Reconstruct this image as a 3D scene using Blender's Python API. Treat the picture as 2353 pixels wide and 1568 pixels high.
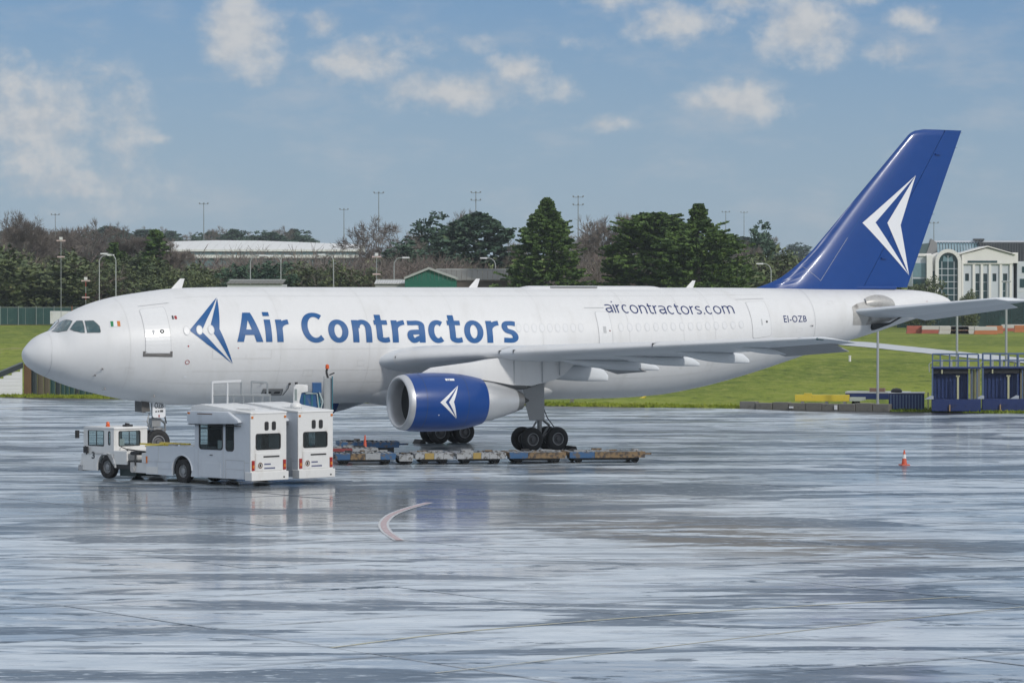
import bpy, bmesh, math, random
from mathutils import Vector, Matrix, noise
for o in list(bpy.data.objects): bpy.data.objects.remove(o)
S = bpy.context.scene
COL = S.collection
R = math.radians
# ------------------------------------------------------------------ camera
CAMZ, PIT, FPX = 7.56, -0.01346, 10719.4 / 1.360544      # focal length in units of a 2352 px wide picture
cam = bpy.data.cameras.new('camera'); cam.sensor_width = 36; cam.lens = 36 * FPX / 2352
cam.clip_start = 1; cam.clip_end = 20000
camo = bpy.data.objects.new('camera', cam); COL.objects.link(camo)
camo.location = (0, 0, CAMZ); camo.rotation_euler = (math.pi / 2 + PIT, 0, 0)
S.camera = camo
S.render.resolution_x, S.render.resolution_y = 1024, 682
# ------------------------------------------------------------------ light
SUN_AZ, SUN_EL = 138.0, 29.0      # azimuth clockwise from the view direction (+Y); from behind right
wd = bpy.data.worlds.new('World'); S.world = wd; wd.use_nodes = True
sd = bpy.data.lights.new('sun', 'SUN'); sd.energy = 2.15; sd.angle = R(4); sd.color = (1, .955, .89)
so = bpy.data.objects.new('sun', sd); COL.objects.link(so)
sdir = Vector((math.sin(R(SUN_AZ)) * math.cos(R(SUN_EL)), math.cos(R(SUN_AZ)) * math.cos(R(SUN_EL)), math.sin(R(SUN_EL))))
so.rotation_euler = sdir.to_track_quat('Z', 'Y').to_euler(); so.location = (60, -60, 80)
S.view_settings.view_transform = 'Standard'; S.view_settings.look = 'None'
S.view_settings.exposure = -0.10; S.view_settings.gamma = 1.0

class NT:
    """short hand for node trees"""
    def __init__(s, t): s.t = t; s.n = t.nodes; s.l = t.links
    def new(s, typ, **k):
        n = s.n.new(typ)
        for a, b in k.items(): setattr(n, a, b)
        return n
    def put(s, sock, v):
        if hasattr(v, 'links') or isinstance(v, bpy.types.NodeSocket): s.l.new(v, sock)
        else: sock.default_value = v
    def math(s, op, a, b=None, c=None, clamp=False):
        n = s.new('ShaderNodeMath', operation=op); n.use_clamp = clamp
        s.put(n.inputs[0], a)
        if b is not None: s.put(n.inputs[1], b)
        if c is not None: s.put(n.inputs[2], c)
        return n.outputs[0]
    def vec(s, op, a, b=None):
        n = s.new('ShaderNodeVectorMath', operation=op); s.put(n.inputs[0], a)
        if b is not None: s.put(n.inputs[1], b)
        return n.outputs['Value'] if op in ('LENGTH', 'DOT_PRODUCT', 'DISTANCE') else n.outputs[0]
    def comb(s, x, y, z):
        n = s.new('ShaderNodeCombineXYZ')
        for i, v in enumerate((x, y, z)): s.put(n.inputs[i], v)
        return n.outputs[0]
    def ramp(s, v, lo, hi, a=0.0, b=1.0, smooth=True):
        n = s.new('ShaderNodeMapRange', interpolation_type='SMOOTHSTEP' if smooth else 'LINEAR')
        s.put(n.inputs[0], v)
        for i, q in zip((1, 2, 3, 4), (lo, hi, a, b)): s.put(n.inputs[i], q)
        return n.outputs[0]
    def noise(s, v, sc, det=4, rough=.55, dist=0.0, typ='FBM'):
        n = s.new('ShaderNodeTexNoise'); s.put(n.inputs['Vector'], v)
        n.inputs['Scale'].default_value = sc; n.inputs['Detail'].default_value = det
        n.inputs['Roughness'].default_value = rough; n.inputs['Distortion'].default_value = dist
        return n.outputs[0]
    def mix(s, f, a, b):
        n = s.new('ShaderNodeMix', data_type='RGBA'); s.put(n.inputs[0], f)
        s.put(n.inputs[6], (*a, 1) if isinstance(a, tuple) and len(a) == 3 else a)
        s.put(n.inputs[7], (*b, 1) if isinstance(b, tuple) and len(b) == 3 else b)
        return n.outputs[2]
    def mapping(s, v, sc=(1, 1, 1), rot=0.0, loc=(0, 0, 0)):
        n = s.new('ShaderNodeMapping'); s.put(n.inputs[0], v)
        n.inputs['Scale'].default_value = sc; n.inputs['Rotation'].default_value = (0, 0, rot); n.inputs['Location'].default_value = loc
        return n.outputs[0]

def sky():
    w = NT(wd.node_tree); w.n.clear()
    out = w.new('ShaderNodeOutputWorld'); bg = w.new('ShaderNodeBackground'); w.l.new(bg.outputs[0], out.inputs[0])
    st = w.new('ShaderNodeTexSky', sky_type='NISHITA'); st.sun_disc = False
    st.sun_elevation = R(SUN_EL); st.sun_rotation = R(SUN_AZ); st.altitude = 60; st.air_density = 1.0; st.dust_density = 1.0; st.ozone_density = 1.6
    tc = w.new('ShaderNodeTexCoord'); d = w.vec('NORMALIZE', tc.outputs['Generated'])
    sp = w.new('ShaderNodeSeparateXYZ'); w.put(sp.inputs[0], d)
    el = w.math('MULTIPLY', w.math('ARCSINE', sp.outputs[2]), 57.29578)
    az = w.math('MULTIPLY', w.math('ARCTAN2', sp.outputs[0], sp.outputs[1]), 57.29578)
    ae = w.comb(az, el, 0)
    # cumulus seen over the airfield: azimuth, elevation, half sizes in degrees, weight
    px = 57.29578 / FPX
    def c(u, v, a, b, k): return ((u - 1176) * px, (678 - v) * px, a * px, b * px, k)
    blobs = [c(565, 70, 105, 130, 1.0), c(540, 175, 60, 40, .5), c(820, 145, 130, 62, .82), c(745, 65, 70, 40, .7), c(1050, 215, 215, 52, .86), c(1190, 165, 90, 45, .8), c(1300, 200, 60, 45, .6),
             c(1845, 70, 120, 95, .98), c(1700, 235, 150, 60, .82), c(2045, 128, 66, 42, .84), c(2085, 48, 80, 40, .7), c(80, 290, 300, 170, .80), c(40, 200, 200, 90, .70), c(180, 430, 300, 90, .62),
             c(1560, 55, 150, 65, .72), c(1385, 285, 90, 26, .62), c(1000, 100, 200, 40, .48), c(1420, 5, 140, 30, .65), c(1690, 10, 100, 40, .7), c(375, 322, 40, 18, .6), c(1340, 95, 80, 30, .52), c(1960, 0, 80, 30, .6)]
    cov = w.math('ADD', 0.0, 0.0)
    for a, e, ra, re, k in blobs:
        ra *= 1.36; re *= 1.40
        q = w.new('ShaderNodeVectorMath', operation='MULTIPLY_ADD'); w.put(q.inputs[0], ae); q.inputs[1].default_value = (1 / ra, 1 / re, 0); q.inputs[2].default_value = (-a / ra, -e / re, 0)
        b = w.math('MULTIPLY_ADD', w.vec('LENGTH', q.outputs[0]), -k, k)
        cov = w.math('MAXIMUM', cov, b)
    # unseen cumulus over the rest of the sky, heavier and brighter to lift apron reflections
    hi = w.ramp(el, 5.2, 9.0)
    n0 = w.noise(w.vec('MULTIPLY', ae, (.085, .15, 0)), 1.0, 3, .5)
    cov = w.math('MAXIMUM', cov, w.math('MULTIPLY', hi, w.ramp(n0, .28, .55, 0, 1.0, False)))
    n1 = w.noise(w.vec('MULTIPLY', ae, (1.0, 1.25, 0)), 1.35, 6, .60)
    n2 = w.noise(w.vec('ADD', ae, (7.3, 2.1, 0)), 4.5, 3, .6)
    body = w.math('ADD', w.math('MULTIPLY', cov, .86), w.math('MULTIPLY', w.math('SUBTRACT', n1, .5), 1.25))
    body = w.math('ADD', body, w.math('MULTIPLY', w.math('SUBTRACT', n2, .5), .22))
    dens = w.math('MULTIPLY', w.ramp(body, .10, .74), w.ramp(cov, .0, .30))
    # light from above right: compare with the cloud a little higher up
    n1b = w.noise(w.vec('MULTIPLY', w.vec('ADD', ae, (.16, .26, 0)), (1.0, 1.25, 0)), 1.35, 3, .60)
    lit = w.ramp(w.math('SUBTRACT', n1, n1b), -.16, .16, .30, 1.0)
    ccol = w.mix(lit, (4.6, 4.9, 5.3), (6.0, 6.05, 6.1)); ccol = w.mix(w.math('MULTIPLY', hi, .9), ccol, (8.2, 8.5, 8.9))
    # clear air tint: the low sky is a hazy steel blue that deepens upwards
    grad = w.mix(w.ramp(el, 0.0, 5.5, 0, 1, False), (3.3, 4.6, 5.7), (.85, 2.3, 4.85)); grad = w.mix(w.ramp(el, 5.0, 40.0, 0, 1, False), grad, (1.0, 2.2, 4.4))
    base = w.mix(w.ramp(el, 0, 50, .82, .35, False), st.outputs[0], grad)
    thin = w.math('MULTIPLY', w.ramp(w.noise(w.vec('MULTIPLY', ae, (.45, 1.1, 0)), 1.0, 5, .62), .46, .74), .34)
    base = w.mix(thin, base, (5.2, 5.4, 5.7))
    w.put(bg.inputs[0], w.mix(w.math('MULTIPLY', dens, .88), base, ccol)); bg.inputs[1].default_value = .108
sky()
wd.cycles.sampling_method = 'MANUAL'; wd.cycles.sample_map_resolution = 512

# ------------------------------------------------------------------ helpers
def P(u, v, d):
    """point at ground distance d in front of the camera, seen at (u, v) of a 2352 px wide picture"""
    a, b = (u - 1176) / FPX, (v - 783.9) / FPX
    y, z = math.cos(PIT) + b * math.sin(PIT), math.sin(PIT) - b * math.cos(PIT)
    return Vector((a / y * d, d, CAMZ + z / y * d))
def lerp(t, pts):
    if t <= pts[0][0]: return pts[0][1]
    for (a, b), (c, d) in zip(pts, pts[1:]):
        if t <= c: return b + (d - b) * (t - a) / (c - a)
    return pts[-1][1]
def edge_y(x): return 236.4 - .506 * x
TL = [(0, .02), (30, .35), (65, 1.1), (265, 3.9), (460, 5), (660, 8), (1060, 19), (1760, 30), (9000, 30)]
TR = [(0, .02), (25, .35), (72, 2.0), (95, 1.9), (340, 1.55), (420, 1.7), (660, 5), (1060, 15), (1760, 28), (9000, 30)]
def terrain(x, y):
    t = y - edge_y(x)
    if t <= 0: return 0.0
    s = x / max(y, 1); k = min(1, max(0, (s - .015) / .06)); k = k * k * (3 - 2 * k)
    z = lerp(t, TL) * (1 - k) + lerp(t, TR) * k
    return z + noise.noise(Vector((x * .03, y * .03, 0))) * .35 * min(1, t / 30)
def on_terrain(u, v, dmin=200, dmax=3000):
    d = dmin
    while d < dmax:
        p = P(u, v, d)
        if p.z <= terrain(p.x, p.y): return p
        d += 1.0
    return P(u, v, dmax)

MATS = {}
def mat(name, col, rough=.5, metal=0.0, var=0.12, vscale=2.0, spec=.5, coat=0.0, col2=None, lo=.55, hi=.75, bump=0.0, bscale=20.0, rvar=.08, stretch=(1, 1, 1), emit=None):
    """a procedural paint / metal / masonry: two colours by noise, slight value drift, uneven gloss, fine relief"""
    if name in MATS: return MATS[name]
    m = bpy.data.materials.new(name); m.use_nodes = True; t = NT(m.node_tree)
    b = t.n['Principled BSDF']; tc = t.new('ShaderNodeTexCoord'); co = t.mapping(tc.outputs['Object'], stretch)
    n = t.noise(co, vscale, 5, .6); n2 = t.noise(co, vscale * 5.3, 4, .6)
    c = t.mix(t.ramp(n, lo, hi), col, col2) if col2 else (*col, 1)
    f = t.math('ADD', t.math('MULTIPLY', t.math('SUBTRACT', n2, .5), var), t.math('MULTIPLY', t.math('SUBTRACT', n, .5), var))
    hv = t.new('ShaderNodeHueSaturation'); t.put(hv.inputs['Value'], t.math('ADD', f, 1.0)); t.put(hv.inputs['Color'], c)
    t.l.new(hv.outputs[0], b.inputs['Base Color'])
    t.put(b.inputs['Roughness'], t.math('ADD', t.math('MULTIPLY', t.math('SUBTRACT', n2, .5), rvar * 2), rough, clamp=True))
    b.inputs['Metallic'].default_value = metal; b.inputs['Specular IOR Level'].default_value = spec
    b.inputs['Coat Weight'].default_value = coat; b.inputs['Coat Roughness'].default_value = .08
    if emit: b.inputs['Emission Color'].default_value = (*emit, 1); b.inputs['Emission Strength'].default_value = 1
    if bump:
        bp = t.new('ShaderNodeBump'); bp.inputs['Strength'].default_value = bump; bp.inputs['Distance'].default_value = .02
        t.put(bp.inputs['Height'], t.noise(co, bscale, 3, .6)); t.l.new(bp.outputs[0], b.inputs['Normal'])
    MATS[name] = m; return m
def glass_mat(name, tint, op=.5, rough=.03):
    if name in MATS: return MATS[name]
    m = bpy.data.materials.new(name); m.use_nodes = True; t = NT(m.node_tree); t.n.clear()
    out = t.new('ShaderNodeOutputMaterial'); tr = t.new('ShaderNodeBsdfTransparent'); tr.inputs[0].default_value = (*tint, 1)
    b = t.new('ShaderNodeBsdfPrincipled'); b.inputs['Base Color'].default_value = (*[x * .12 for x in tint], 1); b.inputs['Specular IOR Level'].default_value = .6
    tc = t.new('ShaderNodeTexCoord'); t.put(b.inputs['Roughness'], t.math('ADD', t.math('MULTIPLY', t.noise(tc.outputs['Object'], 3.0), .05), rough))
    mx = t.new('ShaderNodeMixShader'); mx.inputs[0].default_value = op
    t.l.new(tr.outputs[0], mx.inputs[1]); t.l.new(b.outputs[0], mx.inputs[2]); t.l.new(mx.outputs[0], out.inputs[0])
    MATS[name] = m; return m

def tag(o, label=None, cat=None, group=None, kind=None):
    if label: o['label'] = label
    if cat: o['category'] = cat
    if group: o['group'] = group
    if kind: o['kind'] = kind
    return o
def empty(name, loc=(0, 0, 0), rz=0.0, label=None, cat=None, group=None):
    o = bpy.data.objects.new(name, None); COL.objects.link(o); o.location = loc; o.rotation_euler = (0, 0, rz); o.empty_display_size = .3
    return tag(o, label, cat, group)
def link(name, me, m, parent=None):
    o = bpy.data.objects.new(name, me); COL.objects.link(o)
    if m is not None and not me.materials: me.materials.append(m)
    if parent: o.parent = parent
    return o
def copy_tree(o, parent=None, skip=()):
    c = o.copy(); COL.objects.link(c); c.parent = parent
    for ch in [x for x in bpy.data.objects if x.parent == o and x.name.split('.')[0] not in skip]: copy_tree(ch, c)
    return c

class MB:
    """collects shapes for ONE mesh object"""
    def __init__(s): s.v = []; s.f = []
    def add(s, vs, fs):
        k = len(s.v); s.v += [tuple(p) for p in vs]; s.f += [tuple(i + k for i in f) for f in fs]; return s
    def box(s, x0, x1, y0, y1, z0, z1, M=None):
        vs = [Vector((x, y, z)) for x in (x0, x1) for y in (y0, y1) for z in (z0, z1)]
        if M: vs = [M @ p for p in vs]
        return s.add(vs, [(0, 1, 3, 2), (4, 6, 7, 5), (0, 4, 5, 1), (2, 3, 7, 6), (0, 2, 6, 4), (1, 5, 7, 3)])
    def prism(s, poly, axis, a, b, M=None):
        """polygon in the two other axes (in cyclic-free order xyz), extruded from a to b along axis"""
        def pt(p, q):
            return Vector({'x': (q, p[0], p[1]), 'y': (p[0], q, p[1]), 'z': (p[0], p[1], q)}[axis])
        n = len(poly); vs = [pt(p, a) for p in poly] + [pt(p, b) for p in poly]
        if M: vs = [M @ p for p in vs]
        return s.add(vs, [tuple(range(n)), tuple(range(2 * n - 1, n - 1, -1))] + [(i, i + n, (i + 1) % n + n, (i + 1) % n) for i in range(n)])
    def tube(s, p, q, r0, r1=None, n=8, caps=True):
        p, q = Vector(p), Vector(q); r1 = r0 if r1 is None else r1
        w = (q - p).normalized(); a = w.orthogonal().normalized(); b = w.cross(a)
        vs = [c + (a * math.cos(2 * math.pi * i / n) + b * math.sin(2 * math.pi * i / n)) * r for c, r in ((p, r0), (q, r1)) for i in range(n)]
        fs = [(i, (i + 1) % n, (i + 1) % n + n, i + n) for i in range(n)]
        if caps: fs += [tuple(range(n - 1, -1, -1)), tuple(range(n, 2 * n))]
        return s.add(vs, fs)
    def path(s, pts, r, n=8):
        for p, q in zip(pts, pts[1:]): s.tube(p, q, r, r, n)
        return s
    def lathe(s, prof, c, axis='x', n=32, close=False):
        vs = []; c = Vector(c)
        for a, r in prof:
            for i in range(n):
                t = 2 * math.pi * i / n; u, v = r * math.cos(t), r * math.sin(t)
                vs.append(c + Vector({'x': (a, u, v), 'y': (u, a, v), 'z': (u, v, a)}[axis]))
        k = len(prof); fs = []
        for j in range(k if close else k - 1):
            for i in range(n):
                j2 = (j + 1) % k; fs.append((j * n + i, j * n + (i + 1) % n, j2 * n + (i + 1) % n, j2 * n + i))
        return s.add(vs, fs)
    def loft(s, rings, cap=True, closed=True):
        n = len(rings[0]); vs = [p for r in rings for p in r]; fs = []
        for j in range(len(rings) - 1):
            for i in range(n if closed else n - 1): fs.append((j * n + i, j * n + (i + 1) % n, (j + 1) * n + (i + 1) % n, (j + 1) * n + i))
        if cap and closed: fs += [tuple(range(n - 1, -1, -1)), tuple(range((len(rings) - 1) * n, len(rings) * n))]
        return s.add(vs, fs)
    def panel(s, axis, c0, c1, rect, holes=()):
        """wall plate between c0 and c1 along axis with rectangular holes (a0, a1, b0, b1)"""
        a0, a1, b0, b1 = rect
        A = sorted({a0, a1, *[h[0] for h in holes], *[h[1] for h in holes]}); B = sorted({b0, b1, *[h[2] for h in holes], *[h[3] for h in holes]})
        def hole(a, b): return any(h[0] <= a <= h[1] and h[2] <= b <= h[3] for h in holes)
        def pt(a, b, c): return {'x': (c, a, b), 'y': (a, c, b), 'z': (a, b, c)}[axis]
        solid = {(i, j): not hole((A[i] + A[i + 1]) / 2, (B[j] + B[j + 1]) / 2) for i in range(len(A) - 1) for j in range(len(B) - 1)}
        for (i, j), ok in solid.items():
            if not ok: continue
            p = [(A[i], B[j]), (A[i + 1], B[j]), (A[i + 1], B[j + 1]), (A[i], B[j + 1])]
            s.add([pt(*q, c0) for q in p], [(0, 1, 2, 3)]); s.add([pt(*q, c1) for q in p], [(3, 2, 1, 0)])
            for k, (di, dj) in enumerate(((0, -1), (1, 0), (0, 1), (-1, 0))):
                if not solid.get((i + di, j + dj), False):
                    a, b = p[k], p[(k + 1) % 4]; s.add([pt(*a, c0), pt(*b, c0), pt(*b, c1), pt(*a, c1)], [(0, 1, 2, 3)])
        return s
    def mesh(s, name, bevel=0.0, smooth=None, weld=False, seg=2):
        me = bpy.data.meshes.new(name); me.from_pydata(s.v, [], s.f)
        bm = bmesh.new(); bm.from_mesh(me)
        if weld or bevel: bmesh.ops.remove_doubles(bm, verts=bm.verts, dist=1e-4)
        bmesh.ops.recalc_face_normals(bm, faces=bm.faces)
        if bevel:
            es = [e for e in bm.edges if len(e.link_faces) == 2 and e.calc_face_angle(0) > R(28)]
            bmesh.ops.bevel(bm, geom=es, offset=bevel, segments=seg, profile=.6, affect='EDGES', clamp_overlap=True)
        bm.to_mesh(me); bm.free()
        if smooth is not None:
            me.polygons.foreach_set('use_smooth', [True] * len(me.polygons)); me.set_sharp_from_angle(angle=R(smooth))
        return me
    def build(s, name, m, parent=None, bevel=0.0, smooth=None, weld=False, seg=2):
        return link(name, s.mesh(name, bevel, smooth, weld, seg), m, parent)
def rounded(x0, x1, y0, y1, r, n=4):
    out = []
    for cx, cy, a in ((x1 - r, y1 - r, 0), (x0 + r, y1 - r, 90), (x0 + r, y0 + r, 180), (x1 - r, y0 + r, 270)):
        for i in range(n + 1):
            t = R(a + 90 * i / n); out.append((cx + r * math.cos(t), cy + r * math.sin(t)))
    return out
def decal_mesh(name, src, fmap, da=None, db=None):
    """flat artwork (polygons in a, b or a ready bmesh) cut into strips and laid on a curved skin by fmap"""
    if isinstance(src, bmesh.types.BMesh): bm = src
    else:
        bm = bmesh.new()
        for poly in src: bm.faces.new([bm.verts.new((a, b, 0)) for a, b in poly]).normal_update()
        bmesh.ops.triangulate(bm, faces=bm.faces)
    for ax, st in ((0, da), (1, db)):
        if not st: continue
        lo = min(v.co[ax] for v in bm.verts); hi = max(v.co[ax] for v in bm.verts); c = math.floor(lo / st) * st + st
        no = Vector((1, 0, 0)) if ax == 0 else Vector((0, 1, 0))
        while c < hi:
            bmesh.ops.bisect_plane(bm, geom=bm.verts[:] + bm.edges[:] + bm.faces[:], plane_co=no * c, plane_no=no, dist=1e-5); c += st
    for v in bm.verts: v.co = Vector(fmap(v.co.x, v.co.y) if v.co.z == 0 else fmap(v.co.x, v.co.y, v.co.z))
    me = bpy.data.meshes.new(name); bm.to_mesh(me); bm.free(); return me
def ring_polys(poly, wd, ks=(1, 1)):
    """thin closed outline of a polygon as quads; ks scales the width per axis"""
    n = len(poly); cx = sum(p[0] for p in poly) / n; cy = sum(p[1] for p in poly) / n; inn = []
    for a, b in poly:
        dx, dy = a - cx, b - cy; l = math.hypot(dx / ks[0], dy / ks[1]) or 1
        inn.append((a - dx / l * wd, b - dy / l * wd))
    return [[poly[i], poly[(i + 1) % n], inn[(i + 1) % n], inn[i]] for i in range(n)]
def text_bm(txt, bold=0.0, shear=0.0, spacing=1.0):
    cu = bpy.data.curves.new('t', 'FONT'); cu.body = txt; cu.offset = bold; cu.resolution_u = 5; cu.space_character = spacing; cu.shear = shear
    o = bpy.data.objects.new('t', cu); COL.objects.link(o); bpy.context.view_layer.update()
    me = bpy.data.meshes.new_from_object(o.evaluated_get(bpy.context.evaluated_depsgraph_get()))
    bpy.data.objects.remove(o); bpy.data.curves.remove(cu)
    bm = bmesh.new(); bm.from_mesh(me); bpy.data.meshes.remove(me); bmesh.ops.triangulate(bm, faces=bm.faces); return bm
def fit_bm(bm, a0, a1, b0, b1):
    xs = [v.co.x for v in bm.verts]; ys = [v.co.y for v in bm.verts]
    for v in bm.verts:
        v.co.x = a0 + (v.co.x - min(xs)) / (max(xs) - min(xs)) * (a1 - a0); v.co.y = b0 + (v.co.y - min(ys)) / (max(ys) - min(ys)) * (b1 - b0)
    return bm

WHITE = mat('aircraft white paint', (.665, .668, .672), .44, var=.07, vscale=.7, coat=.0, col2=(.60, .60, .595), lo=.45, hi=.8, stretch=(1.6, 1, .35))
GREYP = mat('aircraft grey paint', (.62, .645, .67), .42, var=.10, vscale=.8, coat=.0, col2=(.54, .555, .57), stretch=(.4, 1, 1))
BLUE = mat('aircraft blue paint', (.004, .046, .215), .34, var=.12, vscale=.5, spec=.35, coat=.22, rvar=.04)
LETTER = mat('blue letter film', (.008, .085, .255), .40, var=.08, vscale=.7, spec=.35, coat=.05)
NAVY = mat('navy letter film', (.012, .028, .130), .35, var=.08)
WFILM = mat('white letter film', (.72, .73, .75), .35, var=.04)
SEAM = mat('panel seam grey', (.44, .45, .46), .6, var=.2)
METAL = mat('bare polished metal', (.56, .57, .585), .40, metal=.55, var=.10, vscale=1.5, rvar=.12)
DULL = mat('dull heat stained metal', (.33, .32, .31), .42, metal=.9, var=.25, vscale=2.0, col2=(.24, .22, .20))
DARK = mat('dark cavity grey', (.018, .020, .022), .7, var=.3)
TYRE = mat('tyre rubber', (.014, .014, .015), .75, var=.3, vscale=8, col2=(.03, .029, .028), bump=.2)
HUB = mat('grey wheel hub', (.30, .305, .31), .45, metal=.4, var=.25, vscale=9, col2=(.16, .155, .15))
STEELG = mat('grey gear steel', (.26, .265, .27), .42, metal=.35, var=.25, vscale=3, col2=(.17, .17, .17))
GALV = mat('galvanised steel', (.36, .38, .39), .5, metal=.4, var=.15, vscale=3)
# ------------------------------------------------------------------ apron, grass, hills
GA = R(35.5)                                   # direction of the slab joints
def wet_mat():
    """rain soaked concrete: a broken water film (coat) over rough damp concrete"""
    m = bpy.data.materials.new('wet apron concrete'); m.use_nodes = True; t = NT(m.node_tree); b = t.n['Principled BSDF']
    g = t.new('ShaderNodeNewGeometry'); p = g.outputs['Position']
    s1 = t.noise(t.mapping(p, (.060, .19, 0), -.22), 1.0, 6, .60, .8)            # broad shallow puddles, drawn out by the wind
    s2 = t.noise(t.mapping(p, (.26, .95, 0), -.10, (5, 2, 0)), 1.0, 5, .62, .3)
    mid = t.noise(t.mapping(p, (.34, .62, 0), -GA + .25), 1.0, 5, .66, .4)
    cross = t.noise(t.mapping(p, (.13, .95, 0), -GA, (3, 8, 0)), 1.0, 4, .6)     # sweep marks along the joints
    fine = t.noise(t.mapping(p, (1.8, 3.6, 0), 0), 1.0, 4, .65)
    wet = t.math('ADD', t.math('MULTIPLY', s1, .46), t.math('ADD', t.math('MULTIPLY', s2, .30), t.math('MULTIPLY', mid, .24)))
    # water stands round the parked tractors and under the engine; mask also holds painted shade
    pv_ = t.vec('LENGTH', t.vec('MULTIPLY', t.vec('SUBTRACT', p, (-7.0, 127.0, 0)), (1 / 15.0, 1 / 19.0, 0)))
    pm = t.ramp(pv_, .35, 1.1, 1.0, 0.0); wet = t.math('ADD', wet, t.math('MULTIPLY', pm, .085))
    film = t.ramp(wet, .482, .535)                # 0 damp, 1 standing film of water
    dv = t.vec('LENGTH', t.vec('MULTIPLY', t.vec('SUBTRACT', t.mapping(p, (1, 1, 1), -R(26.6)), (54.2, 93.6, 0)), (1 / 6.0, 1 / 16.0, 0)))
    dry = t.math('MULTIPLY', t.ramp(dv, .35, 1.2, 1.0, 0.0), t.ramp(t.math('ADD', s2, t.math('MULTIPLY', fine, .4)), .62, .76))   # a drying patch
    col = t.mix(t.ramp(mid, .32, .68), (.42, .485, .545), (.60, .655, .70))
    col = t.mix(t.math('MULTIPLY', t.ramp(cross, .46, .36), .75), col, (.085, .12, .165))
    col = t.mix(t.math('MULTIPLY', film, t.math('ADD', .52, t.math('MULTIPLY', pm, .42))), col, (.036, .058, .085))  # film darkens the base; extra dark round the tractors paints their contact shade
    oil = t.ramp(t.noise(t.mapping(p, (.16, .5, 0), -.2, (11, 4, 0)), 1.0, 4, .6), .60, .68)
    col = t.mix(t.math('MULTIPLY', oil, .75), col, (.03, .05, .075))
    # damp tarred margins along the slab joints
    jq = t.new('ShaderNodeSeparateXYZ'); t.put(jq.inputs[0], t.mapping(p, (1, 1, 1), -GA))
    def joint(c_, off, per, w_): return t.ramp(t.math('ABSOLUTE', t.math('SUBTRACT', t.math('FRACT', t.math('DIVIDE', t.math('SUBTRACT', c_, off), per)), .5)), .5 - w_ / per, .5 - .02 / per)
    jn = t.math('MAXIMUM', joint(jq.outputs[1], 2.4, 7.2, .30), t.math('MULTIPLY', joint(jq.outputs[0], 1.2, 9.6, .22), .5))
    jn = t.math('MULTIPLY', jn, t.ramp(t.math('ADD', s1, t.math('MULTIPLY', mid, .5)), .58, .86))
    col = t.mix(t.math('MULTIPLY', jn, .5), col, (.04, .055, .075))
    pud = t.math('MULTIPLY', t.ramp(t.noise(t.mapping(p, (.075, .26, 0), -.45, (21, 14, 0)), 1.0, 5, .55, .6), .53, .565), t.ramp(fine, .32, .46))
    col = t.mix(t.math('MULTIPLY', pud, .9), col, (.012, .042, .080)); film = t.math('MAXIMUM', film, pud)
    # rough spots that stand out of the film and do not mirror the sky
    fk = t.noise(t.mapping(p, (.50, 1.05, 0), -.12, (9, 31, 0)), 1.0, 6, .68, .2)
    fleck = t.math('MULTIPLY', t.ramp(fk, .56, .59), t.ramp(t.math('ADD', s1, t.math('MULTIPLY', cross, .6)), .66, .86))
    fleck = t.math('MULTIPLY', fleck, t.math('SUBTRACT', 1.0, t.math('MULTIPLY', pm, .5))); fleck = t.math('MAXIMUM', fleck, t.math('MULTIPLY', pud, .8)); fleck = t.math('MAXIMUM', fleck, t.math('MULTIPLY', jn, .6))
    col = t.mix(t.math('MULTIPLY', fleck, .95), col, (.018, .048, .085))
    col = t.mix(dry, col, (.17, .165, .155))
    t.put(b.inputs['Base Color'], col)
    rg = t.math('ADD', .34, t.math('MULTIPLY', t.math('SUBTRACT', mid, .5), .30))
    t.put(b.inputs['Roughness'], t.math('ADD', rg, t.math('MULTIPLY', dry, .2), clamp=True))
    b.inputs['IOR'].default_value = 1.50
    t.put(b.inputs['Specular IOR Level'], t.math('MULTIPLY', t.math('SUBTRACT', 1.0, t.math('MULTIPLY', fleck, .85)), t.math('SUBTRACT', .5, t.math('MULTIPLY', dry, .42))))
    t.put(b.inputs['Coat Weight'], t.math('MULTIPLY', t.math('MULTIPLY', t.math('SUBTRACT', 1.0, dry), t.math('SUBTRACT', 1.0, t.math('MULTIPLY', fleck, .9))), t.math('MULTIPLY', t.ramp(film, 0, 1, .12, .80, False), t.math('ADD', 1.0, t.math('MULTIPLY', pm, .2)))))
    t.put(b.inputs['Coat Roughness'], t.math('ADD', .05, t.math('MULTIPLY', fine, .08))); b.inputs['Coat IOR'].default_value = 1.33
    h = t.math('ADD', t.noise(t.mapping(p, (.30, .75, 0), .12), 1.0, 4, .5), t.math('MULTIPLY', t.noise(p, 4.0, 3, .6), .07))
    bp = t.new('ShaderNodeBump'); bp.inputs['Distance'].default_value = .10; bp.inputs['Strength'].default_value = .9
    t.put(bp.inputs['Height'], h); t.l.new(bp.outputs[0], b.inputs['Normal'])
    bc = t.new('ShaderNodeBump'); bc.inputs['Distance'].default_value = .020; bc.inputs['Strength'].default_value = .9
    t.put(bc.inputs['Height'], h); t.l.new(bc.outputs[0], b.inputs['Coat Normal']); return m
WET = wet_mat()
JOINT = mat('tarred joint', (.012, .013, .015), .35, var=.2, vscale=.5)
me = bpy.data.meshes.new('apron')
pts = []
for x in (-130, -60, 0, 60, 130): pts += [(x, edge_y(x) + 1.0, -.022)]
me.from_pydata([(-130, -40, -.022), (130, -40, -.022)] + pts[::-1], [], [tuple(range(7))])
apron = tag(link('apron', me, JOINT), kind='structure')
rs = random.Random(4)
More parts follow.
